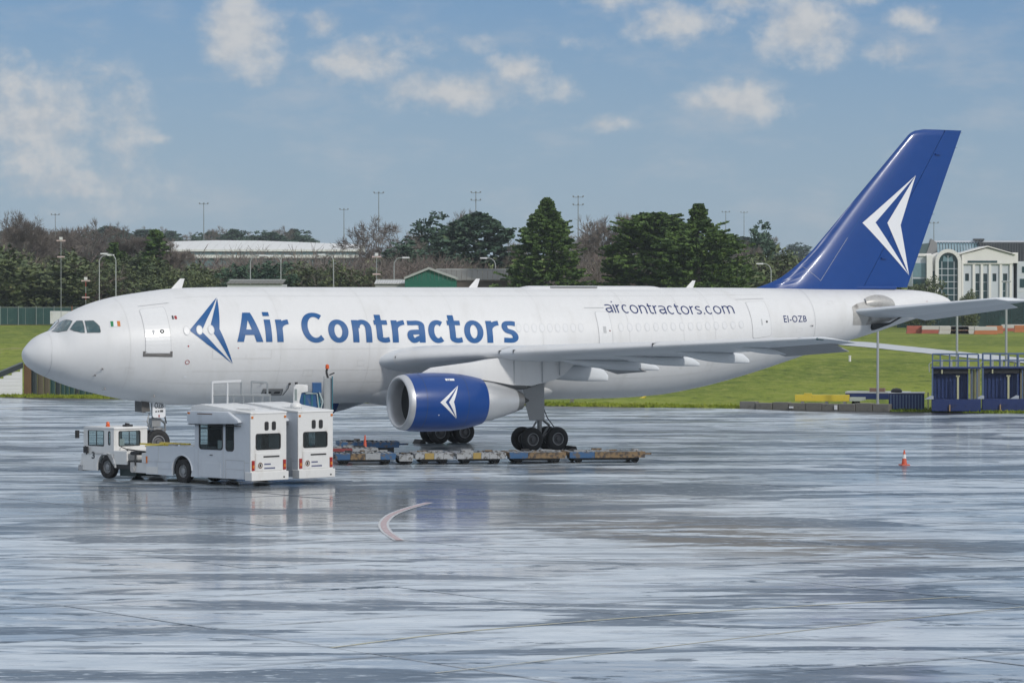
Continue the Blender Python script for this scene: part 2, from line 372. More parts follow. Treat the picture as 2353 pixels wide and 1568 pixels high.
def slab_mesh(L, W):
    mb = MB(); h = .022; e = .05
    mb.add([(-L / 2, -W / 2, -h), (L / 2, -W / 2, -h), (L / 2, W / 2, -h), (-L / 2, W / 2, -h), (-L / 2, -W / 2, -.004), (L / 2, -W / 2, -.004), (L / 2, W / 2, -.004), (-L / 2, W / 2, -.004),
            (-L / 2 + e, -W / 2 + e, 0), (L / 2 - e, -W / 2 + e, 0), (L / 2 - e, W / 2 - e, 0), (-L / 2 + e, W / 2 - e, 0)],
           [(0, 1, 5, 4), (1, 2, 6, 5), (2, 3, 7, 6), (3, 0, 4, 7), (4, 5, 9, 8), (5, 6, 10, 9), (6, 7, 11, 10), (7, 4, 8, 11), (8, 9, 10, 11)])
    return mb.mesh('slab')
SL, SW, GAP = 9.6, 7.2, .055
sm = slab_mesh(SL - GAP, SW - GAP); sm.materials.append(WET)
ca, sa = math.cos(GA), math.sin(GA); nsl = 0
far = MB()
for i in range(-30, 40):
    for j in range(-30, 50):
        a, b = (i + .5 + .31 * (j % 2) * 0) * SL + 1.2, (j + .5) * SW + 2.4
        x, y = a * ca - b * sa, a * sa + b * ca
        corners = [(x + (sx * SL / 2) * ca - (sy * SW / 2) * sa, y + (sx * SL / 2) * sa + (sy * SW / 2) * ca) for sx, sy in ((-1, -1), (1, -1), (1, 1), (-1, 1))]
        if max(c[1] - edge_y(c[0]) for c in corners) > 3.5: continue
        vis = y > 58 and abs(x) < .163 * y + 5
        if vis and nsl < 300:
            o = link('slab', sm, None, apron); o.location = (x, y, 0); o.rotation_euler = (R(rs.gauss(0, .045)), R(rs.gauss(0, .045)), GA); nsl += 1
        elif y > -40 and abs(x) < 125:
            M = Matrix.Translation((x, y, 0)) @ Matrix.Rotation(GA, 4, 'Z'); far.box(-SL / 2 + GAP / 2, SL / 2 - GAP / 2, -SW / 2 + GAP / 2, SW / 2 - GAP / 2, -.02, 0, M)
tag(far.build('slab_field', WET, apron), kind='stuff')

def grass_mat():
    m = bpy.data.materials.new('rough grass'); m.use_nodes = True; t = NT(m.node_tree); b = t.n['Principled BSDF']
    g = t.new('ShaderNodeNewGeometry'); p = g.outputs['Position']
    n1 = t.noise(t.mapping(p, (.06, .035, .2)), 1.0, 5, .6); n2 = t.noise(t.mapping(p, (.9, .35, 1)), 1.0, 5, .7); n3 = t.noise(t.mapping(p, (.02, .02, .02)), 1.0, 2)
    c = t.mix(t.ramp(n1, .35, .65), (.125, .175, .016), (.235, .285, .030))
    c = t.mix(t.math('MULTIPLY', t.ramp(n2, .46, .66), .75), c, (.27, .29, .06))
    c = t.mix(t.math('MULTIPLY', t.ramp(t.math('ADD', n1, t.math('MULTIPLY', n2, .5)), .86, .98), .7), c, (.26, .225, .11))
    c = t.mix(t.math('MULTIPLY', t.ramp(n2, .46, .30), .8), c, (.05, .085, .014))
    t.put(b.inputs['Base Color'], c); b.inputs['Roughness'].default_value = .85; b.inputs['Specular IOR Level'].default_value = .2
    bp = t.new('ShaderNodeBump'); bp.inputs['Strength'].default_value = .9; bp.inputs['Distance'].default_value = .5
    t.put(bp.inputs['Height'], t.math('ADD', n2, t.math('MULTIPLY', t.noise(p, 1.5, 4, .7), .6))); t.l.new(bp.outputs[0], b.inputs['Normal']); return m
GRASS = grass_mat()
ts = [0, .4, 1, 2, 4, 7, 11, 16] + [16 * 1.075 ** k for k in range(1, 77)] + [4300]
ss = [(-.5 + k / 90) for k in range(91)]
vs = []
for t_ in ts:
    for s_ in ss:
        y = (236.4 + t_) / (1 + .506 * s_); x = s_ * y; z = terrain(x, y) if t_ > 0 else -.06
        vs.append((x, y, z))
n = len(ss)
me = bpy.data.meshes.new('grassland'); me.from_pydata(vs, [], [(j * n + i, j * n + i + 1, (j + 1) * n + i + 1, (j + 1) * n + i) for j in range(len(ts) - 1) for i in range(n - 1)])
me.polygons.foreach_set('use_smooth', [True] * len(me.polygons))
tag(link('grassland', me, GRASS), kind='structure')
# ragged grass along the apron edge and on the bank
rg = random.Random(9); gv = []; gf = []
for k in range(15000):
    x = rg.uniform(-46, 44); t_ = abs(rg.gauss(0, 1.6)) if k < 15000 else rg.uniform(0, 110); x *= 1 + t_ / 260; y = edge_y(x) + t_ - .25
    z = max(terrain(x, y), 0) - .02; h = rg.uniform(.06, .22) * (1 if t_ < 6 else 1.25); w = rg.uniform(.04, .12); a = rg.uniform(-.12, .12)
    k0 = len(gv); gv += [(x - w, y, z), (x + w, y + rg.uniform(-.05, .05), z), (x + a, y + rg.uniform(-.1, .1), z + h)]; gf.append((k0, k0 + 1, k0 + 2))
me = bpy.data.meshes.new('grass_tufts'); me.from_pydata(gv, [], gf)
tag(link('grass_tufts', me, GRASS), 'ragged green grass growing along the edge of the apron', 'grass', kind='stuff')
# concrete service road crossing the bank at right
CONC = mat('pale concrete', (.50, .52, .54), .6, var=.15, vscale=.4, col2=(.42, .44, .46), bump=.1)
def ribbon(name, uv_top, uv_bot, m, lift=.05, n=40):
    rows = []
    for i in range(n + 1):
        f = i / n; row = []
        for pl in (uv_bot, uv_top):
            u = pl[0][0] + (pl[-1][0] - pl[0][0]) * f; row.append(on_terrain(u, lerp(u, pl)))
        rows.append(row)
    vs = []
    for a, b in rows:
        for k in range(9):
            p = a.lerp(b, k / 8); vs.append((p.x, p.y, terrain(p.x, p.y) + lift))
    me = bpy.data.meshes.new(name); me.from_pydata(vs, [], [(j * 9 + i, j * 9 + i + 1, (j + 1) * 9 + i + 1, (j + 1) * 9 + i) for j in range(n) for i in range(8)])
    me.polygons.foreach_set('use_smooth', [True] * len(me.polygons))
    return tag(link(name, me, m), kind='structure')
ribbon('service_road', [(1880, 779), (2000, 787), (2200, 808), (2420, 830)], [(1880, 788), (2000, 799), (2200, 820), (2420, 843)], CONC)
# painted lines: a faded white-edged red stand line and thin yellow lead lines
PINK = mat('worn red paint', (.42, .27, .27), .25, var=.5, vscale=1.2, col2=(.25, .2, .2)); PALE = mat('worn white paint', (.52, .53, .54), .25, var=.4, vscale=1.5, col2=(.28, .28, .3))
YEL = mat('worn yellow paint', (.55, .50, .26), .35, var=.4, vscale=1.1, col2=(.44, .43, .34), lo=.45, hi=.6)
def gpt(u, v):
    b = (v - 783.9) / FPX; y, z = math.cos(PIT) + b * math.sin(PIT), math.sin(PIT) - b * math.cos(PIT); t_ = -CAMZ / z
    return Vector(((u - 1176) / FPX * t_, y * t_))
def stripe(name, px, w, m, off=0.0, z=.012):
    c = [gpt(*p) for p in px]; fine = []
    for i in range(len(c) - 1):
        p0, p1, p2, p3 = c[max(i - 1, 0)], c[i], c[i + 1], c[min(i + 2, len(c) - 1)]
        for k in range(8):
            t_ = k / 8; fine.append(.5 * ((2 * p1) + (p2 - p0) * t_ + (2 * p0 - 5 * p1 + 4 * p2 - p3) * t_ ** 2 + (3 * p1 - p0 - 3 * p2 + p3) * t_ ** 3))
    fine.append(c[-1]); vs = []
    for i, p in enumerate(fine):
        d = (fine[min(i + 1, len(fine) - 1)] - fine[max(i - 1, 0)]).normalized(); nn = Vector((-d.y, d.x))
        for q in (off - w / 2, off + w / 2): vs.append((p.x + nn.x * q, p.y + nn.y * q, z))
    me = bpy.data.meshes.new(name); me.from_pydata(vs, [], [(2 * i, 2 * i + 1, 2 * i + 3, 2 * i + 2) for i in range(len(fine) - 1)])
    return link(name, me, m, apron)
cv = [(1030, 1142), (985, 1154), (935, 1168), (900, 1182), (884, 1196), (881, 1207), (888, 1220), (902, 1231), (918, 1241)]
stripe('stand_line', cv[1:], .36, PALE, z=.012); stripe('stand_line', cv[1:], .20, PINK, z=.017)
stripe('lead_line', [(760, 1487), (1100, 1447), (1600, 1407), (2000, 1382), (2230, 1369)], .09, YEL)
stripe('lead_line', [(1000, 1545), (1500, 1488), (2000, 1430), (2380, 1390)], .07, mat('faint yellow paint', (.42, .40, .28), .35, var=.4, vscale=1.1, col2=(.36, .37, .34)))

# ------------------------------------------------------------------ aircraft
YAW = 0.507152
AIR = empty('cargo_aircraft', (0, 0, 0), YAW, 'large white twin-engine cargo jet with blue tail and Air Contractors lettering', 'aircraft')
AIR.location = (57.4898 * math.cos(YAW) - 150.2497 * math.sin(YAW), 57.4898 * math.sin(YAW) + 150.2497 * math.cos(YAW), 0)
ST = [(0, 4.86, 4.80, .05), (.03, 4.98, 4.66, .2), (.11, 5.1, 4.45, .40), (.3, 5.30, 4.22, .70), (.57, 5.55, 4.04, 1.0), (.86, 5.72, 3.88, 1.22), (1.2, 5.86, 3.73, 1.43), (1.43, 5.94, 3.64, 1.56), (1.62, 6.10, 3.56, 1.66), (1.81, 6.31, 3.48, 1.75), (2.0, 6.50, 3.41, 1.84), (2.42, 6.78, 3.27, 2.0), (3.28, 7.14, 3.03, 2.28), (3.75, 7.29, 2.92, 2.40), (4.69, 7.51, 2.71, 2.58), (5.96, 7.70, 2.53, 2.72), (7.07, 7.84, 2.39, 2.79), (8.19, 7.91, 2.34, 2.82), (10.46, 7.95, 2.31, 2.82), (20, 7.95, 2.31, 2.82), (31.5, 7.95, 2.32, 2.82), (34.27, 7.95, 2.44, 2.82), (36.9, 7.95, 2.81, 2.78), (39.58, 7.94, 3.39, 2.60), (42.29, 7.92, 4.11, 2.25), (44.48, 7.91, 4.71, 1.92), (47.83, 7.88, 5.54, 1.35), (49.24, 7.87, 5.93, 1.12), (50.38, 7.84, 6.23, .92), (51.8, 7.70, 6.55, .62), (52.7, 7.45, 6.76, .38), (53.04, 7.23, 6.90, .18)]
def pchip(pts, k):
    xs = [p[0] for p in pts]; ys = [p[k] for p in pts]; n = len(xs); h = [xs[i + 1] - xs[i] for i in range(n - 1)]; dl = [(ys[i + 1] - ys[i]) / h[i] for i in range(n - 1)]
    m = [dl[0]] + [0 if dl[i - 1] * dl[i] <= 0 else 2 * dl[i - 1] * dl[i] / (dl[i - 1] + dl[i]) for i in range(1, n - 1)] + [dl[-1]]
    def f(x):
        x = min(max(x, xs[0]), xs[-1]); i = 0
        while i < n - 2 and x > xs[i + 1]: i += 1
        t = (x - xs[i]) / h[i]
        return ys[i] * (1 + 2 * t) * (1 - t) ** 2 + m[i] * h[i] * t * (1 - t) ** 2 + ys[i + 1] * t * t * (3 - 2 * t) + m[i + 1] * h[i] * t * t * (t - 1)
    return f
fT, fB, fW = pchip(ST, 1), pchip(ST, 2), pchip(ST, 3)
def fus(X, th, o=0.0, side=-1):
    """skin point at station X, angle th (degrees up from the side), o outward"""
    t, b, w = fT(X), fB(X), fW(X); zm, h = (t + b) / 2, (t - b) / 2; c, s = math.cos(R(th)), math.sin(R(th))
    return (X, side * (w + o) * c, zm + (h + o) * s)
xs = sorted({0, .01, .03, .06, .11, .2, *[.3 + .13 * k for k in range(24)], *[3.4 + .35 * k for k in range(22)], *[11 + 1.0 * k for k in range(20)], *[31 + .5 * k for k in range(43)], 52.4, 52.6, 52.8, 52.95, 53.04})
NS = 72
mb = MB(); mb.loft([[fus(X, 360 * i / NS) for i in range(NS)] for X in xs])
FUS = mb.build('fuselage', WHITE, AIR, smooth=60)
def fdec(name, polys, m, o=.012, da=None, db=4.0, parent=None, side=-1):
    return link(name, decal_mesh(name, polys, lambda a, b: fus(a, b, o, side), da, db), m, parent or AIR)
def outline(name, poly, m=SEAM, w=.03, o=.010, db=4.0):
    return fdec(name, ring_polys(poly, w, (1, 1 / .049 * 1.0)), m, o, None, db)
def ring_xt(poly, w):
    """outline quads in (X, angle): width w in metres on both axes"""
    k = .0492; q = [(a, b * k) for a, b in poly]
    return [[(a, b / k) for a, b in r] for r in ring_polys(q, w)]
# flight deck glazing
GLZ = mat('flight deck glass', (.030, .075, .085), .06, var=.5, vscale=2.2, coat=1.0, col2=(.11, .17, .18), lo=.5, hi=.7)
FRM = mat('window rubber', (.05, .055, .06), .6)
P1 = [(1.303, 77.4), (1.56, 84), (1.79, 88), (1.95, 73), (2.075, 60), (1.91, 54), (1.739, 49.5), (1.5, 62)]
P2 = [(1.868, 46.6), (1.955, 49.0), (2.09, 52.6), (2.224, 54.4), (2.428, 49.1), (2.40, 38), (2.365, 27.8), (2.215, 30.1), (1.99, 38.0)]
P3 = [(2.523, 47.3), (2.873, 42.7), (3.035, 31.8), (3.045, 23.8), (2.996, 22.9), (2.484, 26.5), (2.50, 38)]
for pl in (P1, P2, P3):
    for sd_ in (-1, 1):
        w_ = fdec('flight_deck_window', [pl], GLZ, .020, .08, 3.0, side=sd_)
        fdec('window_seal', ring_xt(pl, -.025), FRM, .024, .1, 3.0, parent=w_, side=sd_)
# doors
def rdoor(a0, a1, b0, b1, r=.14): k = .0492; return [(a, b / k) for a, b in rounded(a0, a1, b0 * k, b1 * k, r)]
DOORP = mat('door white paint', (.68, .685, .69), .34, var=.04, vscale=.8, coat=.2)
d = fdec('front_door', [rdoor(5.06, 6.27, -5.4, 46)], DOORP, .016, .3, 4.0); fdec('door_seam', ring_xt(rdoor(5.04, 6.29, -5.8, 46.4), .035), SEAM, .012, None, 4.0, d)
fdec('door_handle', [rdoor(5.79, 5.99, 15, 19.2, .09)], DARK, .02, None, 2.0, d); fdec('door_handle', [rdoor(5.85, 5.93, 16.3, 18.0, .03)], WFILM, .024, None, 2.0, d)
fdec('door_marking', [rdoor(5.42, 5.52, 14, 19, .02)], SEAM, .02, None, 3.0, d)
fdec('scuff_plate', [[(4.93, -9.4), (6.36, -9.4), (6.36, -3.6), (6.24, -3.6), (6.24, -6.0), (5.05, -6.0), (5.05, -3.6), (4.93, -3.6)]], mat('scuff plate grey', (.15, .145, .14), .55, metal=.3, var=.4, vscale=4, stretch=(3, 1, 1)), .018, None, 2.0)
d = fdec('mid_door', [rdoor(29.42, 30.18, -1.0, 34.5)], DOORP, .015, .4, 4.0); fdec('door_seam', ring_xt(rdoor(29.40, 30.20, -1.4, 34.9), .03), SEAM, .012, None, 4.0, d)
fdec('door_handle', [rdoor(30.02, 30.10, 12.6, 14.2, .035)], mat('dark red paint', (.16, .02, .02), .5), .02, None, 2.0, d); fdec('door_marking', [rdoor(29.68, 29.86, 11, 18, .03)], SEAM, .0185, None, 2.0, d)
d = fdec('rear_door', [rdoor(38.62, 39.80, -5.0, 43.5)], DOORP, .015, .25, 4.0); fdec('door_seam', ring_xt(rdoor(38.60, 39.82, -5.4, 43.9), .03), SEAM, .012, .4, 4.0, d)
fdec('door_handle', [rdoor(39.50, 39.62, 12.4, 15.0, .05)], DARK, .02, None, 2.0, d); fdec('door_marking', [rdoor(39.2, 39.28, 10, 18, .02)], SEAM, .0185, None, 2.0, d)
for a0, a1, b in ((5.07, 6.60, 51.2), (28.9, 30.05, 39.6), (38.1, 39.9, 48.6), (9.7, 11.7, 77)): fdec('rain_gutter', [[(a0, b - .3), (a1, b - .3), (a1, b + .3), (a0, b + .3)]], SEAM, .02, .4, None)
# forward lower cargo door, upper freight door lines and skin joints
def seam(pts, w=.02, o=.009, m=SEAM):
    (a0, b0), (a1, b1) = pts; k = .0492
    if abs(a1 - a0) > abs((b1 - b0) * k): q = [(a0, b0 - w / k / 2), (a1, b1 - w / k / 2), (a1, b1 + w / k / 2), (a0, b0 + w / k / 2)]
    else: q = [(a0 - w / 2, b0), (a0 + w / 2, b0), (a1 + w / 2, b1), (a1 - w / 2, b1)]
    return fdec('skin_seam', [q], m, o, .5, 4.0)
FAINT = mat('faint skin seam', (.56, .56, .55), .5, var=.1)
for q in (((8.36, -11.0), (11.4, -11.3)), ((8.36, -11), (8.36, -3)), ((11.4, -11.3), (11.4, -3)), ((9.3, -11), (9.3, -7)), ((10.1, -11), (10.1, -7))): seam(q, .018, .009, FAINT)
seam(((1.0, -80), (.93, 2)), .018, .009); seam(((.93, 2), (1.10, 72)), .018, .009, FAINT); seam(((42.80, -40), (42.82, 75)), .022, .009); seam(((34.4, -30), (34.4, 60)), .016, .009, FAINT)
seam(((7.4, -24), (21, -24)), .016, .009, FAINT)
for X in (4.35, 11.9, 16.6, 21.3, 26.2, 31.2, 36.3): seam(((X, -55), (X, 80)), .011, .0085, FAINT)
for th, a, b in ((58, 7, 40), (-2.5, 10.6, 28), (-38, 5, 40), (70, 9, 38)): seam(((a, th), (b, th)), .010, .0083, FAINT)
for X, th, w_, h_ in ((13.2, -30, .5, 7), (16.0, -20, .35, 6), (33.0, -22, .6, 8), (36.0, -30, .4, 6), (22.6, -8, .3, 4), (41.5, -8, .4, 6), (43.9, 30, .35, 7), (4.2, -30, .4, 7)): fdec('access_panel', ring_xt([(X, th), (X + w_, th), (X + w_, th + h_), (X, th + h_)], .014), FAINT, .0095, None, 3.0)
# blanked cabin windows
WR = mat('window surround grey', (.56, .575, .585), .5, var=.08); PLUG = mat('window plug white', (.655, .66, .67), .35, var=.05)
wx = [24.86 + .4436 * k for k in range(9)] + [30.738 + .5134 * k for k in range(15)]
for X in wx:
    th = 16.9 if X < 34 else 16.9 + (13.6 - 16.9) * (X - 34) / 4
    el_ = [(X + .125 * math.cos(2 * math.pi * i / 16), th + 4.0 * math.sin(2 * math.pi * i / 16)) for i in range(16)]
    w_ = fdec('cabin_window', [el_], PLUG, .008, None, 2.5); fdec('window_surround', ring_xt(el_, -.028), WR, .011, None, None, w_)
for X in (7.107, 7.747, 8.338):
    el_ = [(X + .135 * math.cos(2 * math.pi * i / 16), 17.0 + 4.2 * math.sin(2 * math.pi * i / 16)) for i in range(16)]
    w_ = fdec('cabin_window', [el_], PLUG, .022, None, 2.5); fdec('window_surround', ring_xt(el_, -.03), WR, .024, None, None, w_)
# lettering and emblem
def spl(pts, n=7):
    out = []
    for i in range(len(pts) - 1):
        a, b, c, d = [Vector(pts[min(max(k, 0), len(pts) - 1)]) for k in (i - 1, i, i + 1, i + 2)]
        out += [.5 * (2 * b + (c - a) * (t := k / n) + (2 * a - 5 * b + 4 * c - d) * t * t + (3 * b - a - 3 * c + d) * t ** 3) for k in range(n)]
    return out + [Vector(pts[-1])]
def oval(cx, cy, rx, ry, a0, a1, n=26): return [Vector((cx + rx * math.cos(R(a0 + (a1 - a0) * k / n)), cy + ry * math.sin(R(a0 + (a1 - a0) * k / n)))) for k in range(n + 1)]
def glyph(c, W, wv, wh):
    """sans letter as pen strokes in a box W wide, x-height 1; wv / wh pen width of stems and of horizontals"""
    v, h = wv / 2, wh / 2; L2 = lambda *p: [Vector(q) for q in p]
    if c == 'o': return [oval(W / 2, .5, W / 2 - v, .52 - h, 0, 360, 40)]
    if c == 'c': return [oval(W * .56, .5, W * .56 - v, .52 - h, 52, 308)]
    if c == 'C': return [oval(W * .57, .665, W * .57 - v, .69 - h, 50, 310, 32)]
    if c == 'i': return [L2((W / 2, 0), (W / 2, 1)), L2((W / 2, 1.17 if wv > .2 else 1.28), (W / 2, 1.37 if wv > .2 else 1.44))]
    if c == 'n': return [L2((v, 0), (v, 1)), oval(W / 2 + v * .2, .60, W / 2 - v * 1.2, .42 - h, 168, 0, 16) + L2((W - v, 0))]
    if c == 'm':
        w2 = (W + wv) / 2; return [L2((v, 0), (v, 1)), oval(w2 / 2, .62, w2 / 2 - v, .40 - h, 168, 0, 14) + L2((w2 - v, 0)), oval(w2 * 1.5 - wv, .62, w2 / 2 - v, .40 - h, 168, 0, 14) + L2((W - v, 0))]
    if c == 'r': return [L2((v, 0), (v, 1)), oval(W * 1.02, .56, W * 1.02 - v, .45 - h, 172, 97, 12)]
    if c == 't': x = .33 * W; return [L2((x, 1.27), (x, .9), (x, .36)) + spl([(x, .36), (x + .03, .17), (x + .34 * W, h * .9), (W, h * 1.25)], 6)[1:], L2((0, 1 - h), (W * .93, 1 - h))]
    if c == 'a': return [spl([(.05 * W, .88), (.30 * W, .985 - h), (.62 * W, .99 - h), (W - v * 1.1, .80), (W - v, .58)], 7) + L2((W - v, 0)), spl([(W - v, .57 - h), (.50 * W, .57 - h), (v * 1.15, .43), (v, .24), (.36 * W, h * .85), (.62 * W, .07 + h), (W - v, .24)], 7)]
    if c == 's': return [spl([(W - v * .75, .86), (W * .60, 1.0 - h), (W * .30, .98 - h), (v, .74), (W * .30, .56), (W * .66, .45), (W - v, .26), (W * .68, .02 + h), (W * .34, .01 + h), (v * .5, .13)], 6)]
    if c == '.': return [L2((W / 2, 0), (W / 2, wv * 1.15))]
    if c == 'A': return []
def letters(items, wv, wh, k):
    """items: (char, a0, a1) -> bmesh in (a, angle) space; k metres per degree and per unit handled by the caller"""
    bm = bmesh.new(); xh = k
    def face(ps, z):
        f = bm.faces.new([bm.verts.new((p[0], p[1], z)) for p in ps]); f.normal_update()
    for ch, a0, a1 in items:
        W = (a1 - a0) / xh; z = 0
        if ch == 'A':
            H_ = 1.335; m_ = W / 2; t_ = wv * .60
            for z, ps in enumerate(([(0, 0), (wv * 1.06, 0), (m_ + .02, H_ * .80), (m_ + t_, H_), (m_ - t_, H_)], [(W, 0), (m_ + t_, H_), (m_ - t_ * .5, H_), (m_ - .05, H_ * .80), (W - wv * 1.06, 0)], [(W * .2, .30), (W * .8, .30), (W * .74, .30 + wh * 1.1), (W * .26, .30 + wh * 1.1)])): face([(a0 + x * xh, y) for x, y in ps], z * .004)
            continue
        for z, path in enumerate(glyph(ch, W, wv, wh)):
            closed = (path[0] - path[-1]).length < 1e-4; n = len(path); prev = None
            for i, p in enumerate(path):
                d = path[1 if closed and i in (0, n - 1) else min(i + 1, n - 1)] - path[n - 2 if closed and i in (0, n - 1) else max(i - 1, 0)]; d.normalize(); nx, ny = -d.y, d.x
                wx = math.hypot(nx * wv, ny * wh) / 2; q = [(a0 + (p.x + s_ * nx * wx) * xh, p.y + s_ * ny * wx) for s_ in (-1, 1)]
                if prev: face([prev[0], q[0], q[1], prev[1]], z * .004)
                prev = q
    return bm
TXT = [('A', 9.626, 10.982), ('i', 11.128, 11.454), ('r', 11.714, 12.443), ('C', 13.044, 14.298), ('o', 14.433, 15.505), ('n', 15.727, 16.751), ('t', 16.922, 17.692), ('r', 17.851, 18.622), ('a', 18.678, 19.642), ('c', 19.82, 20.763), ('t', 20.899, 21.674), ('o', 21.799, 22.861), ('r', 23.048, 23.814), ('s', 23.91, 24.809)]
def lay(name, bm, fy, m):
    me = decal_mesh(name, bm, lambda a, b, z=0: (a, b, z), None, .09)
    for v in me.vertices: v.co = Vector(fus(v.co.x, fy(v.co.x, v.co.y), .014 + v.co.z))
    return link(name, me, m, AIR)
for it in TXT: lay('name_letter', letters([it], .31, .215, 1.06), lambda a, b: 4.7 - (a - 10.3) * .205 + b * 22.4, LETTER)
its = []; cx_ = 0
for ch in 'aircontractors.com': w_ = {'a': .80, 'i': .13, 'r': .50, 'c': .76, 'o': .96, 'n': .82, 't': .56, 's': .68, '.': .15, 'm': 1.38}[ch]; its.append((ch, cx_, cx_ + w_)); cx_ += w_ + (.20 if ch not in 'rt' else .13)
ks = (37.69 - 30.13) / (cx_ - .2); its = [(c, 30.13 + a * ks, 30.13 + b * ks) for c, a, b in its]
for it in its: lay('web_letter', letters([it], .135, .125, ks), lambda a, b: 33.7 - (a - 30.13) * .745 + b * 10.7, NAVY)
bm = fit_bm(text_bm('EI-OZB', .006, 0, 1.12), 40.70, 42.22, 9.7, 19.5)
for v in bm.verts: v.co.y -= (v.co.x - 40.7) * 2.9
fdec('registration', bm, NAVY, .014, .4, 2.0)
fdec('emblem', [[(9.117, 55.6), (8.12, 34.6), (7.288, 18.0), (7.293, 16.0), (8.066, 3.2), (8.857, -8.0), (9.413, -16.2), (8.566, -.1), (7.896, 14.5), (7.885, 16.9), (8.21, 27.8), (8.74, 43.2)]], LETTER, .014, .3, 2.0)
fdec('emblem', [[(9.117, 54.5), (8.93, 36.3), (8.77, 17.7), (9.02, 4.6), (9.441, -16.2), (9.104, -7.0), (8.46, 13.2), (8.279, 17.6), (8.40, 24.3), (8.67, 36.4)]], LETTER, .014, .3, 2.0)
GRN = mat('flag green', (.02, .20, .075), .4); ORG = mat('flag orange', (.55, .19, .04), .4)
fl = fdec('flag', [[(3.50, 27.9), (3.90, 26.8), (3.94, 33.9), (3.54, 35.4)]], WFILM, .014, .1, 3.0)
fdec('flag_stripe', [[(3.538, 28.2), (3.661, 27.6), (3.705, 34.8), (3.571, 35.6)]], GRN, .018, .1, 3.0, fl); fdec('flag_stripe', [[(3.838, 27.2), (3.976, 26.7), (4.002, 33.7), (3.864, 34.3)]], ORG, .018, .1, 3.0, fl)
# small markings, probes and hatches
REDF = mat('red marking film', (.30, .02, .025), .45)
def circ(X, th, r, n=14): return [(X + r * math.cos(2 * math.pi * i / n), th + r / .0492 * math.sin(2 * math.pi * i / n)) for i in range(n)]
fdec('static_port_ring', ring_xt(circ(7.12, -14.5, .115), .03), REDF, .012, None, None); fdec('warning_dot', [circ(7.14, 1.4, .04)], REDF, .012); fdec('warning_dot', [circ(9.68, -1.1, .03)], REDF, .012)
fdec('call_panel', [rdoor(6.62, 6.74, 29.6, 33.5, .03)], REDF, .014, None, 3.0); fdec('call_panel', [rdoor(6.50, 6.58, 29.6, 34, .02)], FRM, .014, None, 3.0)
fdec('placard', [rdoor(7.06, 7.20, -31.5, -28.4, .02)], WFILM, .012, None, 3.0)
h_ = fdec('service_panel', [[(11.38, -56), (11.36, -45.6), (12.42, -45.9), (12.50, -56.4)]], mat('service recess grey', (.20, .205, .21), .5, var=.2), .012, .4, 2.0)
fdec('panel_rim', ring_xt([(11.38, -56), (11.36, -45.6), (12.42, -45.9), (12.50, -56.4)], .03), FRM, .016, .4, 2.0, h_)
for a in (11.55, 12.02): fdec('panel_socket', [rdoor(a, a + .32, -53, -49.5, .05)], DARK, .016, None, 2.0, h_)
hp = [fus(12.63, -38.9, .02), fus(12.64, -44, .05), fus(12.58, -50, .05), fus(12.56, -55.5, .02)]
MB().path(hp, .018, 6).build('ground_cable', FRM, AIR); MB().lathe([(-.06, .05), (.06, .05)], fus(12.63, -38.9, .03), 'y', 8).build('cable_plug', FRM, AIR)
for X, th in ((3.15, -27), (2.9, -38), (3.6, -60), (6.0, -60), (11.2, -37), (18.2, -17.0), (42.6, -3)):
    p = Vector(fus(X, th, 0)); nrm = Vector((0, p.y, p.z - 5.13)).normalized()
    MB().tube(p - nrm * .02, p + nrm * .10, .035, .025, 6).tube(p + nrm * .09, p + nrm * .10 + Vector((-.16, 0, 0)), .018, .012, 6).build('probe', DULL, AIR)
fdec('tail_light', [circ(50.9, 12, .05)], REDF, .02, None, 3.0)
def blade(X, h, c, z0=None, sgn=1):
    z0 = fT(X + .2) - .03 if z0 is None else z0
    MB().loft([[(X - c / 2, 0, z0), (X, -.05, z0), (X + c / 2, 0, z0), (X, .05, z0)], [(X + .18 * sgn + h * .28 - c * .22, 0, z0 + h), (X + .18 + h * .28, -.015, z0 + h), (X + .18 + h * .28 + c * .2, 0, z0 + h), (X + .18 + h * .28, .015, z0 + h)]]).build('antenna', WHITE, AIR, smooth=40)
blade(7.75, .48, .55); blade(23.75, .46, .5); blade(36.45, .40, .45)
# satcom fairing along the crown
rg_ = []
for k in range(33):
    f = k / 32; X = 26.4 + 8.3 * f; e = min(1, f / .06, (1 - f) / .07); e = max(0.0, e) ** .5; rg_.append([(X, .62 * math.cos(math.pi * i / 10), 7.93 + .17 * e * math.sin(math.pi * i / 10) - .07) for i in range(11)] + [(X, -.62, 7.75), (X, .62, 7.75)])
sf = MB().loft(rg_).build('crown_fairing', WHITE, AIR, smooth=50)
MB().box(27.9, 30.6, -.60, -.50, 7.935, 7.985).build('fairing_slot', FRM, sf)
# wing to body fairing
rings = []
for k in range(41):
    f = k / 40; X = 15.2 + 14.5 * f; e = math.sin(math.pi * f) ** 1.1 if 0 < f < 1 else 0
    rings.append([(X, y_ * (1.0 + 1.5 * e), 2.85 - (.30 + .70 * e) * z_ + .25 * (1 - e)) for y_, z_ in [(math.cos(t), math.sin(t)) for t in [math.pi * i / 20 for i in range(21)]]])
MB().loft(rings, closed=False).build('belly_fairing', WHITE, AIR, smooth=60)
